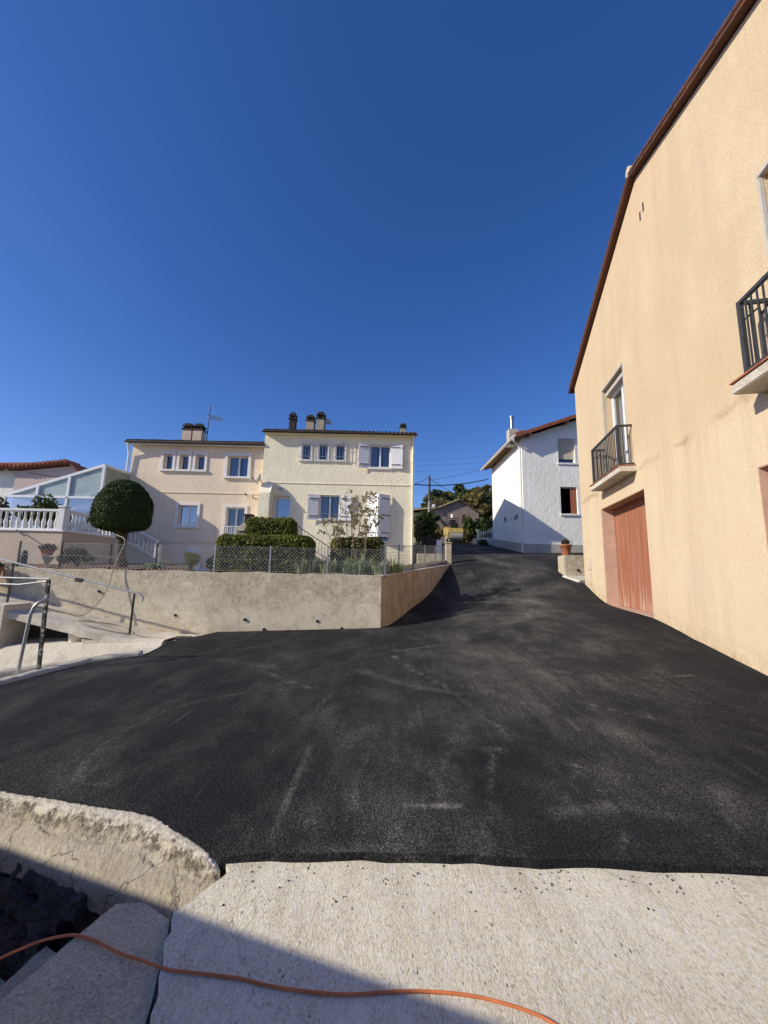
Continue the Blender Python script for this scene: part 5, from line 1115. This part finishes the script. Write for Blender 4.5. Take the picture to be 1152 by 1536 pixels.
h_.tube(smooth([(-7.35, 10.9, 2.45), (-6.75, 10.38, 2.24), (-6.84, 10.22, 1.6), (-6.88, 10.15, 1.1), (-7.0, 10.05, .72), (-7.3, 9.9, rampz(-7.3) + .03), hz(-8.0, 9.75), hz(-8.4, 9.6), hz(-8.3, 9.75), hz(-7.6, 9.85), hz(-6.9, 9.75), hz(-6.2, 9.6), hz(-5.9, 9.4), hz(-6.6, 9.3), hz(-7.0, 9.45), hz(-6.75, 9.75), hz(-6.3, 9.9), hz(-5.8, 9.6), hz(-5.4, 9.45), (-4.9, 9.4, .0), (-4.4, 9.55, .02)]), .012, 7)
tag(h_.build('garden_hose', Mt['hose']), 'beige garden hose hanging over the wall and coiled on the ramp', 'hose')
b_ = thing('bucket', 'small white plastic tub standing under the ramp slab', 'bucket', (-6.85, 9.25, -.1)); m_ = MB(); m_.lathe((-6.85, 9.25, -.10), [(.13, 0), (.16, .2), (.17, .2), (.17, .23), (.15, .23), (.12, .04)], 16); m_.build('tub', Mt['bucket'], b_)
pot('terracotta planter with a leafy plant at the left picture edge', -9.80, 10.0, rampz(-9.8), .26, .60, 'terracotta', 'leaf_green', .3, .18)

# ------------------------------------------------------------------ near left corner: kerb block, stone wall, sunken steps, orange conduit
def near_kerb():
    t = thing('kerb_block', 'thick rounded kerb of pitted concrete ending beside the concrete apron', 'kerb', (-1.6, 2.7, -.1))
    up = [(-4.6, 3.45), (-3.6, 3.29), (-2.73, 3.15), (-2.14, 3.01), (-1.53, 2.87), (-1.25, 2.72), (-1.02, 2.58), (-.88, 2.47), (-.845, 2.42)]
    lo = [(-4.2, 3.15), (-3.2, 2.97), (-2.38, 2.78), (-1.78, 2.56), (-1.42, 2.42), (-1.18, 2.335), (-1.0, 2.285), (-.88, 2.30), (-.835, 2.37)]
    U = smooth([(a[0], a[1], 0) for a in up], 30); L_ = smooth([(a[0], a[1], 0) for a in lo], 30); rows = 18; vs = []
    prof = [(0, -.10), (.0, .012), (.06, .036), (.2, .042), (.30, .036), (.36, .012), (.42, -.015), (.5, -.03), (.6, -.045), (.7, -.06), (.8, -.078), (.9, -.098), (.97, -.125), (.99, -.15), (.985, -.19), (.97, -.24)]
    fade = len(U)
    for i, (a, b) in enumerate(zip(U, L_)):
        a = np.array(a); b = np.array(b); e = min(1, (fade - 1 - i) / 50.)
        for k, (s, dz) in enumerate(prof):
            p = a + (b - a) * s; f = 0.
            bump = .006 * math.sin(p[0] * 6 + k * .6) * math.sin(p[0] * 2.3 + k * .7) if 1 < k < 13 else 0
            notch = -(.008 + .022 * max(0, math.sin(p[0] * 7 + 1) * math.sin(p[0] * 15.7))) * e if k in (5, 6, 7) else 0
            vs.append((p[0], p[1], gz(p[0], p[1]) * .7 - .012 + dz * (e if dz > 0 else 1) - (1 - e) * .025 + f + bump + notch))
    n = len(prof); mb = MB(); mb.add(vs, [(i * n + j, i * n + j + 1, (i + 1) * n + j + 1, (i + 1) * n + j) for i in range(len(U) - 1) for j in range(n - 1)], 0, True)
    m2 = len(U) - 1; mb.add([vs[m2 * n + j] for j in range(n)], [tuple(range(n))])
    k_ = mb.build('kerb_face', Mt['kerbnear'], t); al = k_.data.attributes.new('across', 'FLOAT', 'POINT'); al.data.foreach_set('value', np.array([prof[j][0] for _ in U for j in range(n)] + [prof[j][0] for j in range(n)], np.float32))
    sm = k_.modifiers.new('subdiv', 'SUBSURF'); sm.levels = 1; sm.render_levels = 2; sm.subdivision_type = 'SIMPLE'
    tx = bpy.data.textures.new('pitting', 'CLOUDS'); tx.noise_scale = .03; tx.noise_depth = 5; dm = k_.modifiers.new('pitting', 'DISPLACE'); dm.texture = tx; dm.strength = .014; dm.mid_level = .5; dm.texture_coords = 'GLOBAL'
    return lo
lo = near_kerb()
def stone_wall():
    t = thing('stone_wall', 'dark dry-looking stone wall of the sunken steps under the kerb', 'wall', (-1.8, 2.5, -.8)); mb = MB()
    a0 = np.array([-4.2, 3.12]); pts = [np.array(p) for p in lo[:7]]; L = [0.]
    for p, q in zip(pts[:-1], pts[1:]): L.append(L[-1] + np.linalg.norm(q - p))
    def at(s): return np.array([np.interp(s, L, [p[0] for p in pts]), np.interp(s, L, [p[1] for p in pts])])
    z = -.20
    while z > -2.2:
        h = rng.uniform(.05, .13); s = -rng.uniform(0, .2)
        while s < L[-1]:
            w = rng.uniform(.12, .5); s0, s1 = max(0, s + .008), min(L[-1], s + w - .008)
            if s1 - s0 > .05:
                p, q = at(s0), at(s1); d = (q - p) / np.linalg.norm(q - p); nn = np.array([d[1], -d[0]]); o = rng.uniform(-.05, .06)
                f = [p + nn * o, q + nn * (o + rng.normal() * .012), q - nn * .2, p - nn * .2]
                j = lambda: rng.normal() * .008
                mb.hexa([(f[0][0], f[0][1], z - h + j()), (f[1][0], f[1][1], z - h + j()), (f[2][0], f[2][1], z - h), (f[3][0], f[3][1], z - h), (f[0][0], f[0][1], z - .012 + j()), (f[1][0], f[1][1], z - .012 + j()), (f[2][0], f[2][1], z - .012), (f[3][0], f[3][1], z - .012)])
            s += w
        z -= h
    so_ = mb.build('stones', Mt['stone'], t); sm = so_.modifiers.new('subdiv', 'SUBSURF'); sm.subdivision_type = 'SIMPLE'; sm.levels = 2; sm.render_levels = 3; tx = bpy.data.textures.new('rubble', 'CLOUDS'); tx.noise_scale = .09; tx.noise_depth = 3; dm = so_.modifiers.new('rubble', 'DISPLACE'); dm.texture = tx; dm.strength = .09; dm.texture_coords = 'GLOBAL'
    b = MB(); P = [p + np.array([.03, .05]) for p in pts]; b.add([(p[0], p[1], -2.3) for p in P] + [(p[0], p[1], -.16) for p in P], [(i, i + 1, len(P) + i + 1, len(P) + i) for i in range(len(P) - 1)]); b.build('mortar', Mt['leaf_dark'], t)
stone_wall()
def slab_grid(name, poly, zf, mat, label, cat, th=.5, step=.06, parent=None):
    pts = [(x, y) for x in np.arange(min(p[0] for p in poly), max(p[0] for p in poly), step) for y in np.arange(min(p[1] for p in poly), max(p[1] for p in poly), step)]
    o = sheet(name, resample(poly, .06, .003), pts, lambda v: zf + .004 * np.sin(v[:, 0] * 23) * np.sin(v[:, 1] * 19) + rng.normal(0, .0012, len(v)), mat, th, None, parent)
    if label: tag(o, label, cat)
    return o
slab_grid('concrete_slab', [(-1.295, 2.25), (-1.16, 2.25), (-.985, 2.165), (-.90, 1.95), (-.835, 1.71), (-.66, 1.2), (-.5, .5), (-1.75, .6), (-1.58, 1.25), (-1.44, 1.76)], -.062, Mt['slab'], 'stained concrete slab edging the sunken steps, crossed by the orange conduit', 'slab', .9)
st_ = thing('sunken_steps', 'dark sunken concrete steps going down under the kerb in the near left corner', 'steps', (-2.2, 2, -.8))
for k in range(6): slab_grid('step', [(-1.28 - k * .42 - .12, 2.30 + .12 * k), (-1.44 - k * .42, 1.75), (-1.75 - k * .42, .6), (-2.25 - k * .42, .6), (-1.9 - k * .42, 1.75), (-1.76 - k * .42, 2.45 + .12 * k)], -.42 - k * .2, Mt['slab'], None, None, 1.0, .12, st_)
j_ = MB(); vs = []
for k in range(40):
    s = k / 39; p = np.array([-.99, 2.2]) * (1 - s) + np.array([-.55, .9]) * s; w = .004 + .012 * rng.uniform(); vs += [(p[0] - w + .05 * s * 0 + .01, p[1], -.062), (p[0] + w + .012, p[1], -.060)]
j_.add(vs, [(2 * i, 2 * i + 1, 2 * i + 3, 2 * i + 2) for i in range(39)]); tag(j_.build('mortar_joint', Mt['stone']), kind='structure')
cz = .013
c_ = MB(); c_.tube(smooth([(-2.3, 1.75, -.5), (-1.85, 1.82, -.22), (-1.7, 1.87, -.09)] + [(-1.582, 1.942, -0.05), (-1.536, 1.984, -0.05), (-1.483, 2.023, -0.05), (-1.414, 2.048, -0.05), (-1.345, 2.056, -0.05), (-1.236, 2.029, -0.05), (-1.097, 1.976, -0.05), (-0.976, 1.94, -0.045), (-0.85, 1.884, -0.026), (-0.733, 1.868, -0.022), (-0.62, 1.857, -0.022), (-0.523, 1.846, -0.022), (-0.423, 1.824, -0.022), (-0.288, 1.807, -0.022), (-0.157, 1.797, -0.022), (-0.054, 1.799, -0.022), (0.05, 1.809, -0.022), (0.18, 1.814, -0.022), (0.31, 1.809, -0.022), (0.411, 1.796, -0.022), (0.507, 1.774, -0.022), (0.587, 1.748, -0.022), (0.659, 1.711, -0.022)] + [(.85, 1.56, -.02), (.92, 1.2, -.02)], 4), .0056, 10)
tag(c_.build('orange_conduit', Mt['orange']), 'orange flexible conduit snaking across the concrete in the foreground', 'conduit')
# loose asphalt crumbs on the apron
g_ = MB()
for k in range(170):
    x = rng.uniform(-.8, 3.2); y = 2.47 - abs(rng.normal()) * .12 if k < 190 else rng.uniform(1.2, 2.4); s = rng.uniform(.0015, .0045); z = min(max(gz(x, y), -.03), .2) * .6 - .012 + s * .5
    g_.hexa([(x + a * s * rng.uniform(.5, 1.2), y + b * s * rng.uniform(.5, 1.2), z + c * s * rng.uniform(.4, .8)) for c in (-1, 1) for a, b in ((-1, -1), (1, -1), (1, 1), (-1, 1))])
tag(g_.build('asphalt_crumbs', Mt['rubber']), kind='stuff', label='scattered black asphalt crumbs on the concrete apron edge', cat='crumbs')
# unseen building added left of the standpoint to shade the near corner
def unseen_outbuilding():
    t = thing('unseen_outbuilding', 'unseen low building added so that its roof edge shades the near left corner', 'unseen_outbuilding', (-5, 0, 0)); e0 = np.array([-8.5, 2.266]); e1 = np.array([-1.6, .016]); d = (e1 - e0) / np.linalg.norm(e1 - e0); n = np.array([d[1], -d[0]]); zt = 2.0
    q = [e0, e1, e1 + n * 4, e0 + n * 4]; m = MB(); i = .12
    w = [e0 + d * i + n * i, e1 - d * i + n * i, e1 - d * i + n * (4 - i), e0 + d * i + n * (4 - i)]
    m.hexa([(p[0], p[1], -3) for p in w] + [(p[0], p[1], zt - .12) for p in w]); m.build('wall', Mt['beige_plain'], t); m = MB(); m.hexa([(p[0], p[1], zt - .12) for p in q] + [(p[0], p[1], zt) for p in q]); m.build('roof', Mt['tile_red'], t)
unseen_outbuilding()

# ------------------------------------------------------------------ low wall with flowerpot beside the peach house
w_ = thing('low_wall', 'low mottled concrete wall carrying the flowerpot, at the corner of the peach house', 'wall', (7.5, 14.3, 1.5)); m_ = MB(); m_.hexa([(6.37, 14.0, 1.0), (9.2, 14.0, 1.0), (9.2, 14.85, 1.0), (6.5, 14.85, 1.0), (6.37, 14.0, 2.31), (9.2, 14.0, 2.33), (9.2, 14.85, 2.33), (6.5, 14.85, 2.31)]); m_.build('wall', Mt['wallconc'], w_, bevel=.03)
m_ = MB(); m_.tube([(6.83, 13.97, 1.78), (6.83, 14.05, 1.78)], .05, 10); m_.build('drain_hole', Mt['black'], w_)
pot('terracotta flowerpot with a small bare plant on the low concrete wall', 6.55, 14.25, 2.33, .20, .36, 'terracotta', 'leaf_pink', .14, .22)
m_ = MB(); m_.hexa([(6.30, 13.2, 1.0), (6.9, 13.2, 1.0), (7.5, 13.98, 1.0), (6.2, 13.98, 1.0), (6.36, 13.0, 1.45), (6.9, 13.0, 1.46), (7.5, 13.98, 1.60), (6.25, 13.98, 1.60)]); tag(m_.build('pavement', Mt['ramp'], bevel=.02), kind='structure')

# ------------------------------------------------------------------ up the street: roller, gates, far house, pole, wires, bushes, hill trees
def roller():
    x, y, z = 5.55, 31.2, 4.0; x0 = x; t = thing('road_roller', 'small yellow road roller parked at the top of the street', 'road roller', (x, y, z))
    for yy, r in ((30.6, .42), (32.2, .42)):
        d = MB(); d.tube([(x - .5, yy, z + r), (x + .5, yy, z + r)], r, 24); d.tube([(x - .52, yy, z + r), (x + .52, yy, z + r)], r * .55, 20); d.build('drum', Mt['drum'], t)
    b = MB(); b.hexa([(x - .62, 30.2, z + .62), (x + .6, 30.2, z + .62), (x + .6, 31.3, z + .62), (x - .62, 31.3, z + .62), (x - .58, 30.3, z + 1.02), (x + .56, 30.3, z + 1.02), (x + .56, 31.3, z + 1.1), (x - .58, 31.3, z + 1.1)]); b.box(x - .6, x + .58, 31.35, 32.7, z + .6, z + 1.25); b.box(x - .66, x - .53, 30.3, 31.0, z + .2, z + .65); b.box(x + .53, x + .64, 30.3, 31.0, z + .2, z + .65); b.build('body', Mt['yellow'], t, bevel=.04)
    s = MB(); s.box(x - .25, x + .25, 31.35, 31.8, z + 1.25, z + 1.42); s.box(x - .25, x + .25, 31.75, 31.88, z + 1.4, z + 1.85); s.build('seat', Mt['rubber'], t, bevel=.04)
    q = MB(); q.box(x - .28, x + .28, 31.0, 31.2, z + 1.08, z + 1.5); q.tube([(x + .2 * math.cos(a), 30.98 + .08 * math.sin(a), z + 1.58 + .18 * math.sin(a)) for a in np.linspace(0, 2 * PI, 13)], .025, 5); q.build('steering_console', Mt['rubber'], t)
    p = MB(); p.tube([(x - .45, 31.95, z + 1.2), (x - .45, 31.95, z + 2.0), (x + .45, 31.95, z + 2.0), (x + .45, 31.95, z + 1.2)], .035, 6); p.build('roll_bar', Mt['black'], t)
    l = MB(); l.lathe((x + .0, 31.9, z + 2.02), [(.1, 0), (.12, .2), (.08, .3)], 8); l.build('cover', Mt['trim'], t)
roller()
def white_gate():
    t = thing('garden_gate', 'pale painted gate panel with a sloping rail at the top right of the street', 'gate', (7.5, 29, 3.8)); m = MB(); m.hexa([(6.95, 29.3, 3.4), (7.1, 29.3, 3.4), (7.1, 29.5, 3.4), (6.95, 29.5, 3.4), (6.95, 29.3, 4.85), (7.1, 29.3, 4.85), (7.1, 29.5, 4.85), (6.95, 29.5, 4.85)]); m.bar((7.0, 29.4, 4.0), (7.95, 28.7, 3.9), .06, .5); m.bar((7.0, 29.4, 4.35), (7.95, 28.7, 4.8), .05, .07); m.bar((7.0, 29.4, 4.6), (7.95, 28.7, 4.6), .05, .06)
    for k in range(7): s = k / 6; m.bar((7.05 + .88 * s, 29.35 - .65 * s, 3.7), (7.05 + .88 * s, 29.35 - .65 * s, 4.75), .045)
    m.box(7.88, 8.0, 28.6, 28.75, 3.4, 4.95); m.box(6.65, 6.9, 29.3, 29.6, 3.4, 4.15); m.build('panel', Mt['limewall'], t)
white_gate()
bush('gate_bush', 'green bush growing over the pale gate at the top of the street', 7.3, 30.5, 3.9, 1.6, 2.0, 1500, .16, Mt['leaf_green'])
bush('gate_bush', 'small low bush in front of the pale gate', 7.35, 28.9, 3.5, .7, .6, 500, .09, Mt['leaf_green'])
def iron_gate():
    t = thing('iron_gate', 'black slatted iron gate behind the wire panel fence', 'gate', (2.2, 19, 2.4)); y = 19.6; m = MB(); m.bar((1.62, y, 3.18), (2.62, y, 3.12), .05, .05); m.bar((1.62, y, 2.4), (2.62, y, 2.4), .05, .05)
    for k in range(12): x = 1.62 + k * .09; m.bar((x, y, 2.3), (x, y, 3.32 + .06 * math.sin(k)), .055, .02)
    m.build('slats', Mt['black'], t); p = MB(); p.box(2.62, 2.86, 19.5, 19.75, 2.0, 3.2); p.build('gatepost', Mt['trim'], t)
iron_gate()
m_ = MB(); m_.box(1.55, 2.7, 18.1, 18.35, 1.6, 2.45); tag(m_.build('block_wall', Mt['wallconc'], bevel=.02), 'low block wall of the side entry behind the wire panel fence', 'wall')
def far_house():
    t = thing('roughcast_house', 'brown roughcast house with a low gable beyond the top of the street', 'house', (8, 52, 5)); F = Frame(0, 50, 1, 0)
    top = lambda u: 9.5 + (u - 6) * .40 if u < 9.5 else 10.9 - (u - 9.5) * .62
    m = MB(); wall_cells(m, F, 6.0, 12.1, 4, lambda u: top(u) - .12, [], ubreaks=(9.5,)); m.quad(F(12.1, 4), F(12.1, 4, -9), F(12.1, 9.1, -9), F(12.1, 9.1)); m.build('wall', Mt['farwall'], t)
    m = MB(); m.box(1.5, 6.6, 50.2, 57, 4, 9.15); m.build('side_wing', Mt['faryellow'], t)
    r = MB(); roof_slab(r, F(5.6, 9.36, .35), F(9.5, 10.98, .35), F(9.5, 10.98, -9), F(5.6, 9.36, -9), .14); roof_slab(r, F(9.5, 10.98, .35), F(12.6, 9.05, .35), F(12.6, 9.05, -9), F(9.5, 10.98, -9), .14); r.hexa([F(1.0, 9.12, .5), F(6.6, 9.75, .5), F(7.2, 10.1, -7), F(1.0, 9.6, -7), F(1.0, 9.27, .5), F(6.6, 9.9, .5), F(7.2, 10.25, -7), F(1.0, 9.75, -7)]); rf = r.build('roof', Mt['tile_dark'], t)
    e = MB(); e.bar(F(1.0, 9.1, .52), F(6.5, 9.74, .52), .1, .16); e.bar(F(5.6, 9.27, .37), F(9.5, 10.9, .37), .06, .12); e.build('fascia', Mt['faryellow'], rf)
    c = MB(); c.box(6.7, 7.25, 51.5, 52.1, 9.6, 11.05); c.build('chimney', Mt['soot'], rf); c = MB(); c.box(6.3, 6.65, 51, 51.5, 9.6, 10.4); c.build('chimney', Mt['trim'], rf)
    w = MB(); w.fbox(F, 10.0, 10.45, 8.4, 8.95, 0, .03); w.build('window', Mt['room'], t)
far_house()
pl = thing('utility_pole', 'wooden utility pole beside the gable of the cream house', 'pole', (4.62, 40, 4)); m_ = MB(); m_.tube([(4.63, 40, 3.5), (4.62, 40, 8.8)], [.16, .135], 10); m_.build('shaft', simple('bleached_pole', (.32, .29, .25), .85, .2), pl); m_ = MB(); m_.tube([(4.62, 40, 8.8), (4.61, 40, 11.5)], [.135, .11], 10); m_.build('pole_head', Mt['pole'], pl)
def wire(label, a, b, sag, r=.02):
    a = np.array(a, float); b = np.array(b, float); m = MB(); m.tube([tuple(a + (b - a) * s - np.array([0, 0, 4 * sag * s * (1 - s)])) for s in np.linspace(0, 1, 18)], r, 5); tag(m.build('power_line', Mt['wirecol']), label, 'cable', 'overhead cables')
wire('thick bundled cable sagging from the cream house past the pole to the white house', (1.35, 24.0, 7.0), (7.35, 27.5, 8.25), .25, .035)
wire('cable running steeply down from the pole top to behind the cream house', (4.6, 40, 11.3), (-2.0, 32, 7.0), .15, .026)
wire('cable running down right from the pole top to the far houses', (4.62, 40, 11.2), (14, 52, 10.3), .4, .026)
wire('thin cable rising right from the pole top towards the white house', (4.61, 40, 11.0), (12.5, 40.0, 13.0), .15, .016)
for k, z in enumerate((13.6, 14.4, 15.2)): wire('faint thin cable crossing the open sky between the cream and white houses', (-4, 60, z * 1.15 + 1.0), (26, 60, z * 1.15 + 3.2), .3, .013)
for o in [k for k in COL.objects if k.get('label', '').startswith('faint thin')]: o['group'] = 'faint cables in the sky'
clump_tree('evergreen_tree', 'dense dark evergreen beside the utility pole', 'tree', 3.9, 36, 3.9, 3.0, 2.7, Mt['leaf_green'], None, 30, 120, .2)
bare = thing('bare_tree', 'leafless twiggy tree in front of the brown gable', 'tree', (6.2, 36, 4)); m_ = MB()
for k in range(60):
    a = rng.uniform(0, 2 * PI); l = rng.uniform(1.2, 2.9); e = (6.2 + math.cos(a) * l * .62, 36 + math.sin(a) * l * .4, 5.0 + l * rng.uniform(.45, .95)); md = (6.2 + math.cos(a) * l * .25, 36 + math.sin(a) * .3, 5.0 + l * .35); m_.tube([(6.2, 36, 4.6), md, e], [.035, .02, .006], 4)
m_.tube([(6.2, 36, 3.8), (6.2, 36, 4.9)], [.12, .09], 7); m_.build('branches', simple('bare_branch', (.23, .17, .14), .9, .2), bare)
for (x, y, w, h, mat, l) in ((2.6, 24.5, 1.3, 2.2, 'leaf_green', 'mixed green bush against the gable of the cream house'), (3.0, 29, 1.4, 2.0, 'leaf_rust', 'olive-brown bush behind the black gate'), (4.0, 33.5, 2.4, 2.1, 'leaf_rust', 'rust-coloured rounded bush left of the road roller'),
                             (6.6, 34.5, 2.2, 1.9, 'leaf_rust', 'rust-brown hedge bush right of the road roller'), (7.3, 35.5, 2.4, 1.5, 'leaf_oak', 'dark bush behind the road roller, below the brown gable'), (8.6, 34, 2.2, 2.4, 'leaf_green', 'green bush behind the pale gate')):
    bush('garden_bush', l, x, y, gz(x, min(y, 36)) - .1 if y < 36 else 3.9, w, h, 1700, .15, Mt[mat])
kinds = {'leaf_oak': ('hillside_oak', 'brownish-green oak on the wooded hillside'), 'leaf_rust': ('hillside_shrub_tree', 'rust-brown tree on the wooded hillside'), 'leaf_pine': ('hillside_pine', 'dark green pine on the wooded hillside')}
for i in range(34):
    x = rng.uniform(8, 27); y = rng.uniform(62, 92); mat = rng.choice(['leaf_oak', 'leaf_oak', 'leaf_rust', 'leaf_pine']); nm, l = kinds[mat]
    z = float(terrain_z(np.array(x), np.array(y))); h = rng.uniform(3.8, 5.5) * (1.1 if mat == 'leaf_pine' else 1)
    clump_tree(nm, l, 'tree', x, y, z, h, h * rng.uniform(.8, 1.05), Mt[mat], {'leaf_oak': 'oaks on the hillside', 'leaf_rust': 'rust-brown trees on the hillside', 'leaf_pine': 'pines on the hillside'}[mat], 18, 60, .42)

# ------------------------------------------------------------------ sun, sky, camera
sdir = Vector((1, .335, -.565)).normalized()                      # direction the light travels
sun = bpy.data.lights.new('sun', 'SUN'); sun.energy = 5.0; sun.angle = math.radians(.53); sun.color = (1, .935, .79)
so = bpy.data.objects.new('sun', sun); COL.objects.link(so); so.rotation_euler = sdir.to_track_quat('-Z', 'Y').to_euler()
w = bpy.data.worlds.new('World'); sc.world = w; w.use_nodes = True; nt = w.node_tree; bg = nt.nodes['Background']
sky = nt.nodes.new('ShaderNodeTexSky'); sky.sky_type = 'NISHITA'; sky.sun_disc = False; p = -sdir
sky.sun_elevation = math.asin(p.z); sky.sun_rotation = math.atan2(p.x, p.y); sky.altitude = 600; sky.air_density = 1.0; sky.dust_density = .7; sky.ozone_density = 3.0
hs = nt.nodes.new('ShaderNodeHueSaturation'); hs.inputs['Saturation'].default_value = 1.25
nt.links.new(sky.outputs[0], hs.inputs['Color']); tn = nt.nodes.new('ShaderNodeMix'); tn.data_type = 'RGBA'; tn.blend_type = 'MULTIPLY'; tn.inputs[0].default_value = 1; tn.inputs[7].default_value = (.97, .885, 1.15, 1); nt.links.new(hs.outputs[0], tn.inputs[6]); nt.links.new(tn.outputs[2], bg.inputs[0]); bg.inputs[1].default_value = .13

F_, PT, R_ = 595., math.atan(89.3 / 595.), math.radians(1.2)
cp, sp, cr, sr = math.cos(PT), math.sin(PT), math.cos(R_), math.sin(R_)
r0 = Vector((1, 0, 0)); u0 = Vector((0, -sp, cp)); f0 = Vector((0, cp, sp)); rc = r0 * cr + u0 * sr; uc = r0 * -sr + u0 * cr
cam = bpy.data.cameras.new('camera'); cam.sensor_fit = 'VERTICAL'; cam.sensor_height = 24; cam.lens = F_ * 24 / 1536; cam.clip_start = .05; cam.clip_end = 2000
co = bpy.data.objects.new('camera', cam); COL.objects.link(co)
co.matrix_world = Matrix(((rc.x, uc.x, -f0.x, 0), (rc.y, uc.y, -f0.y, 0), (rc.z, uc.z, -f0.z, 1.6), (0, 0, 0, 1)))
sc.camera = co
sc.view_settings.view_transform = 'Standard'; sc.view_settings.look = 'None'; sc.view_settings.exposure = 0; sc.view_settings.gamma = 1
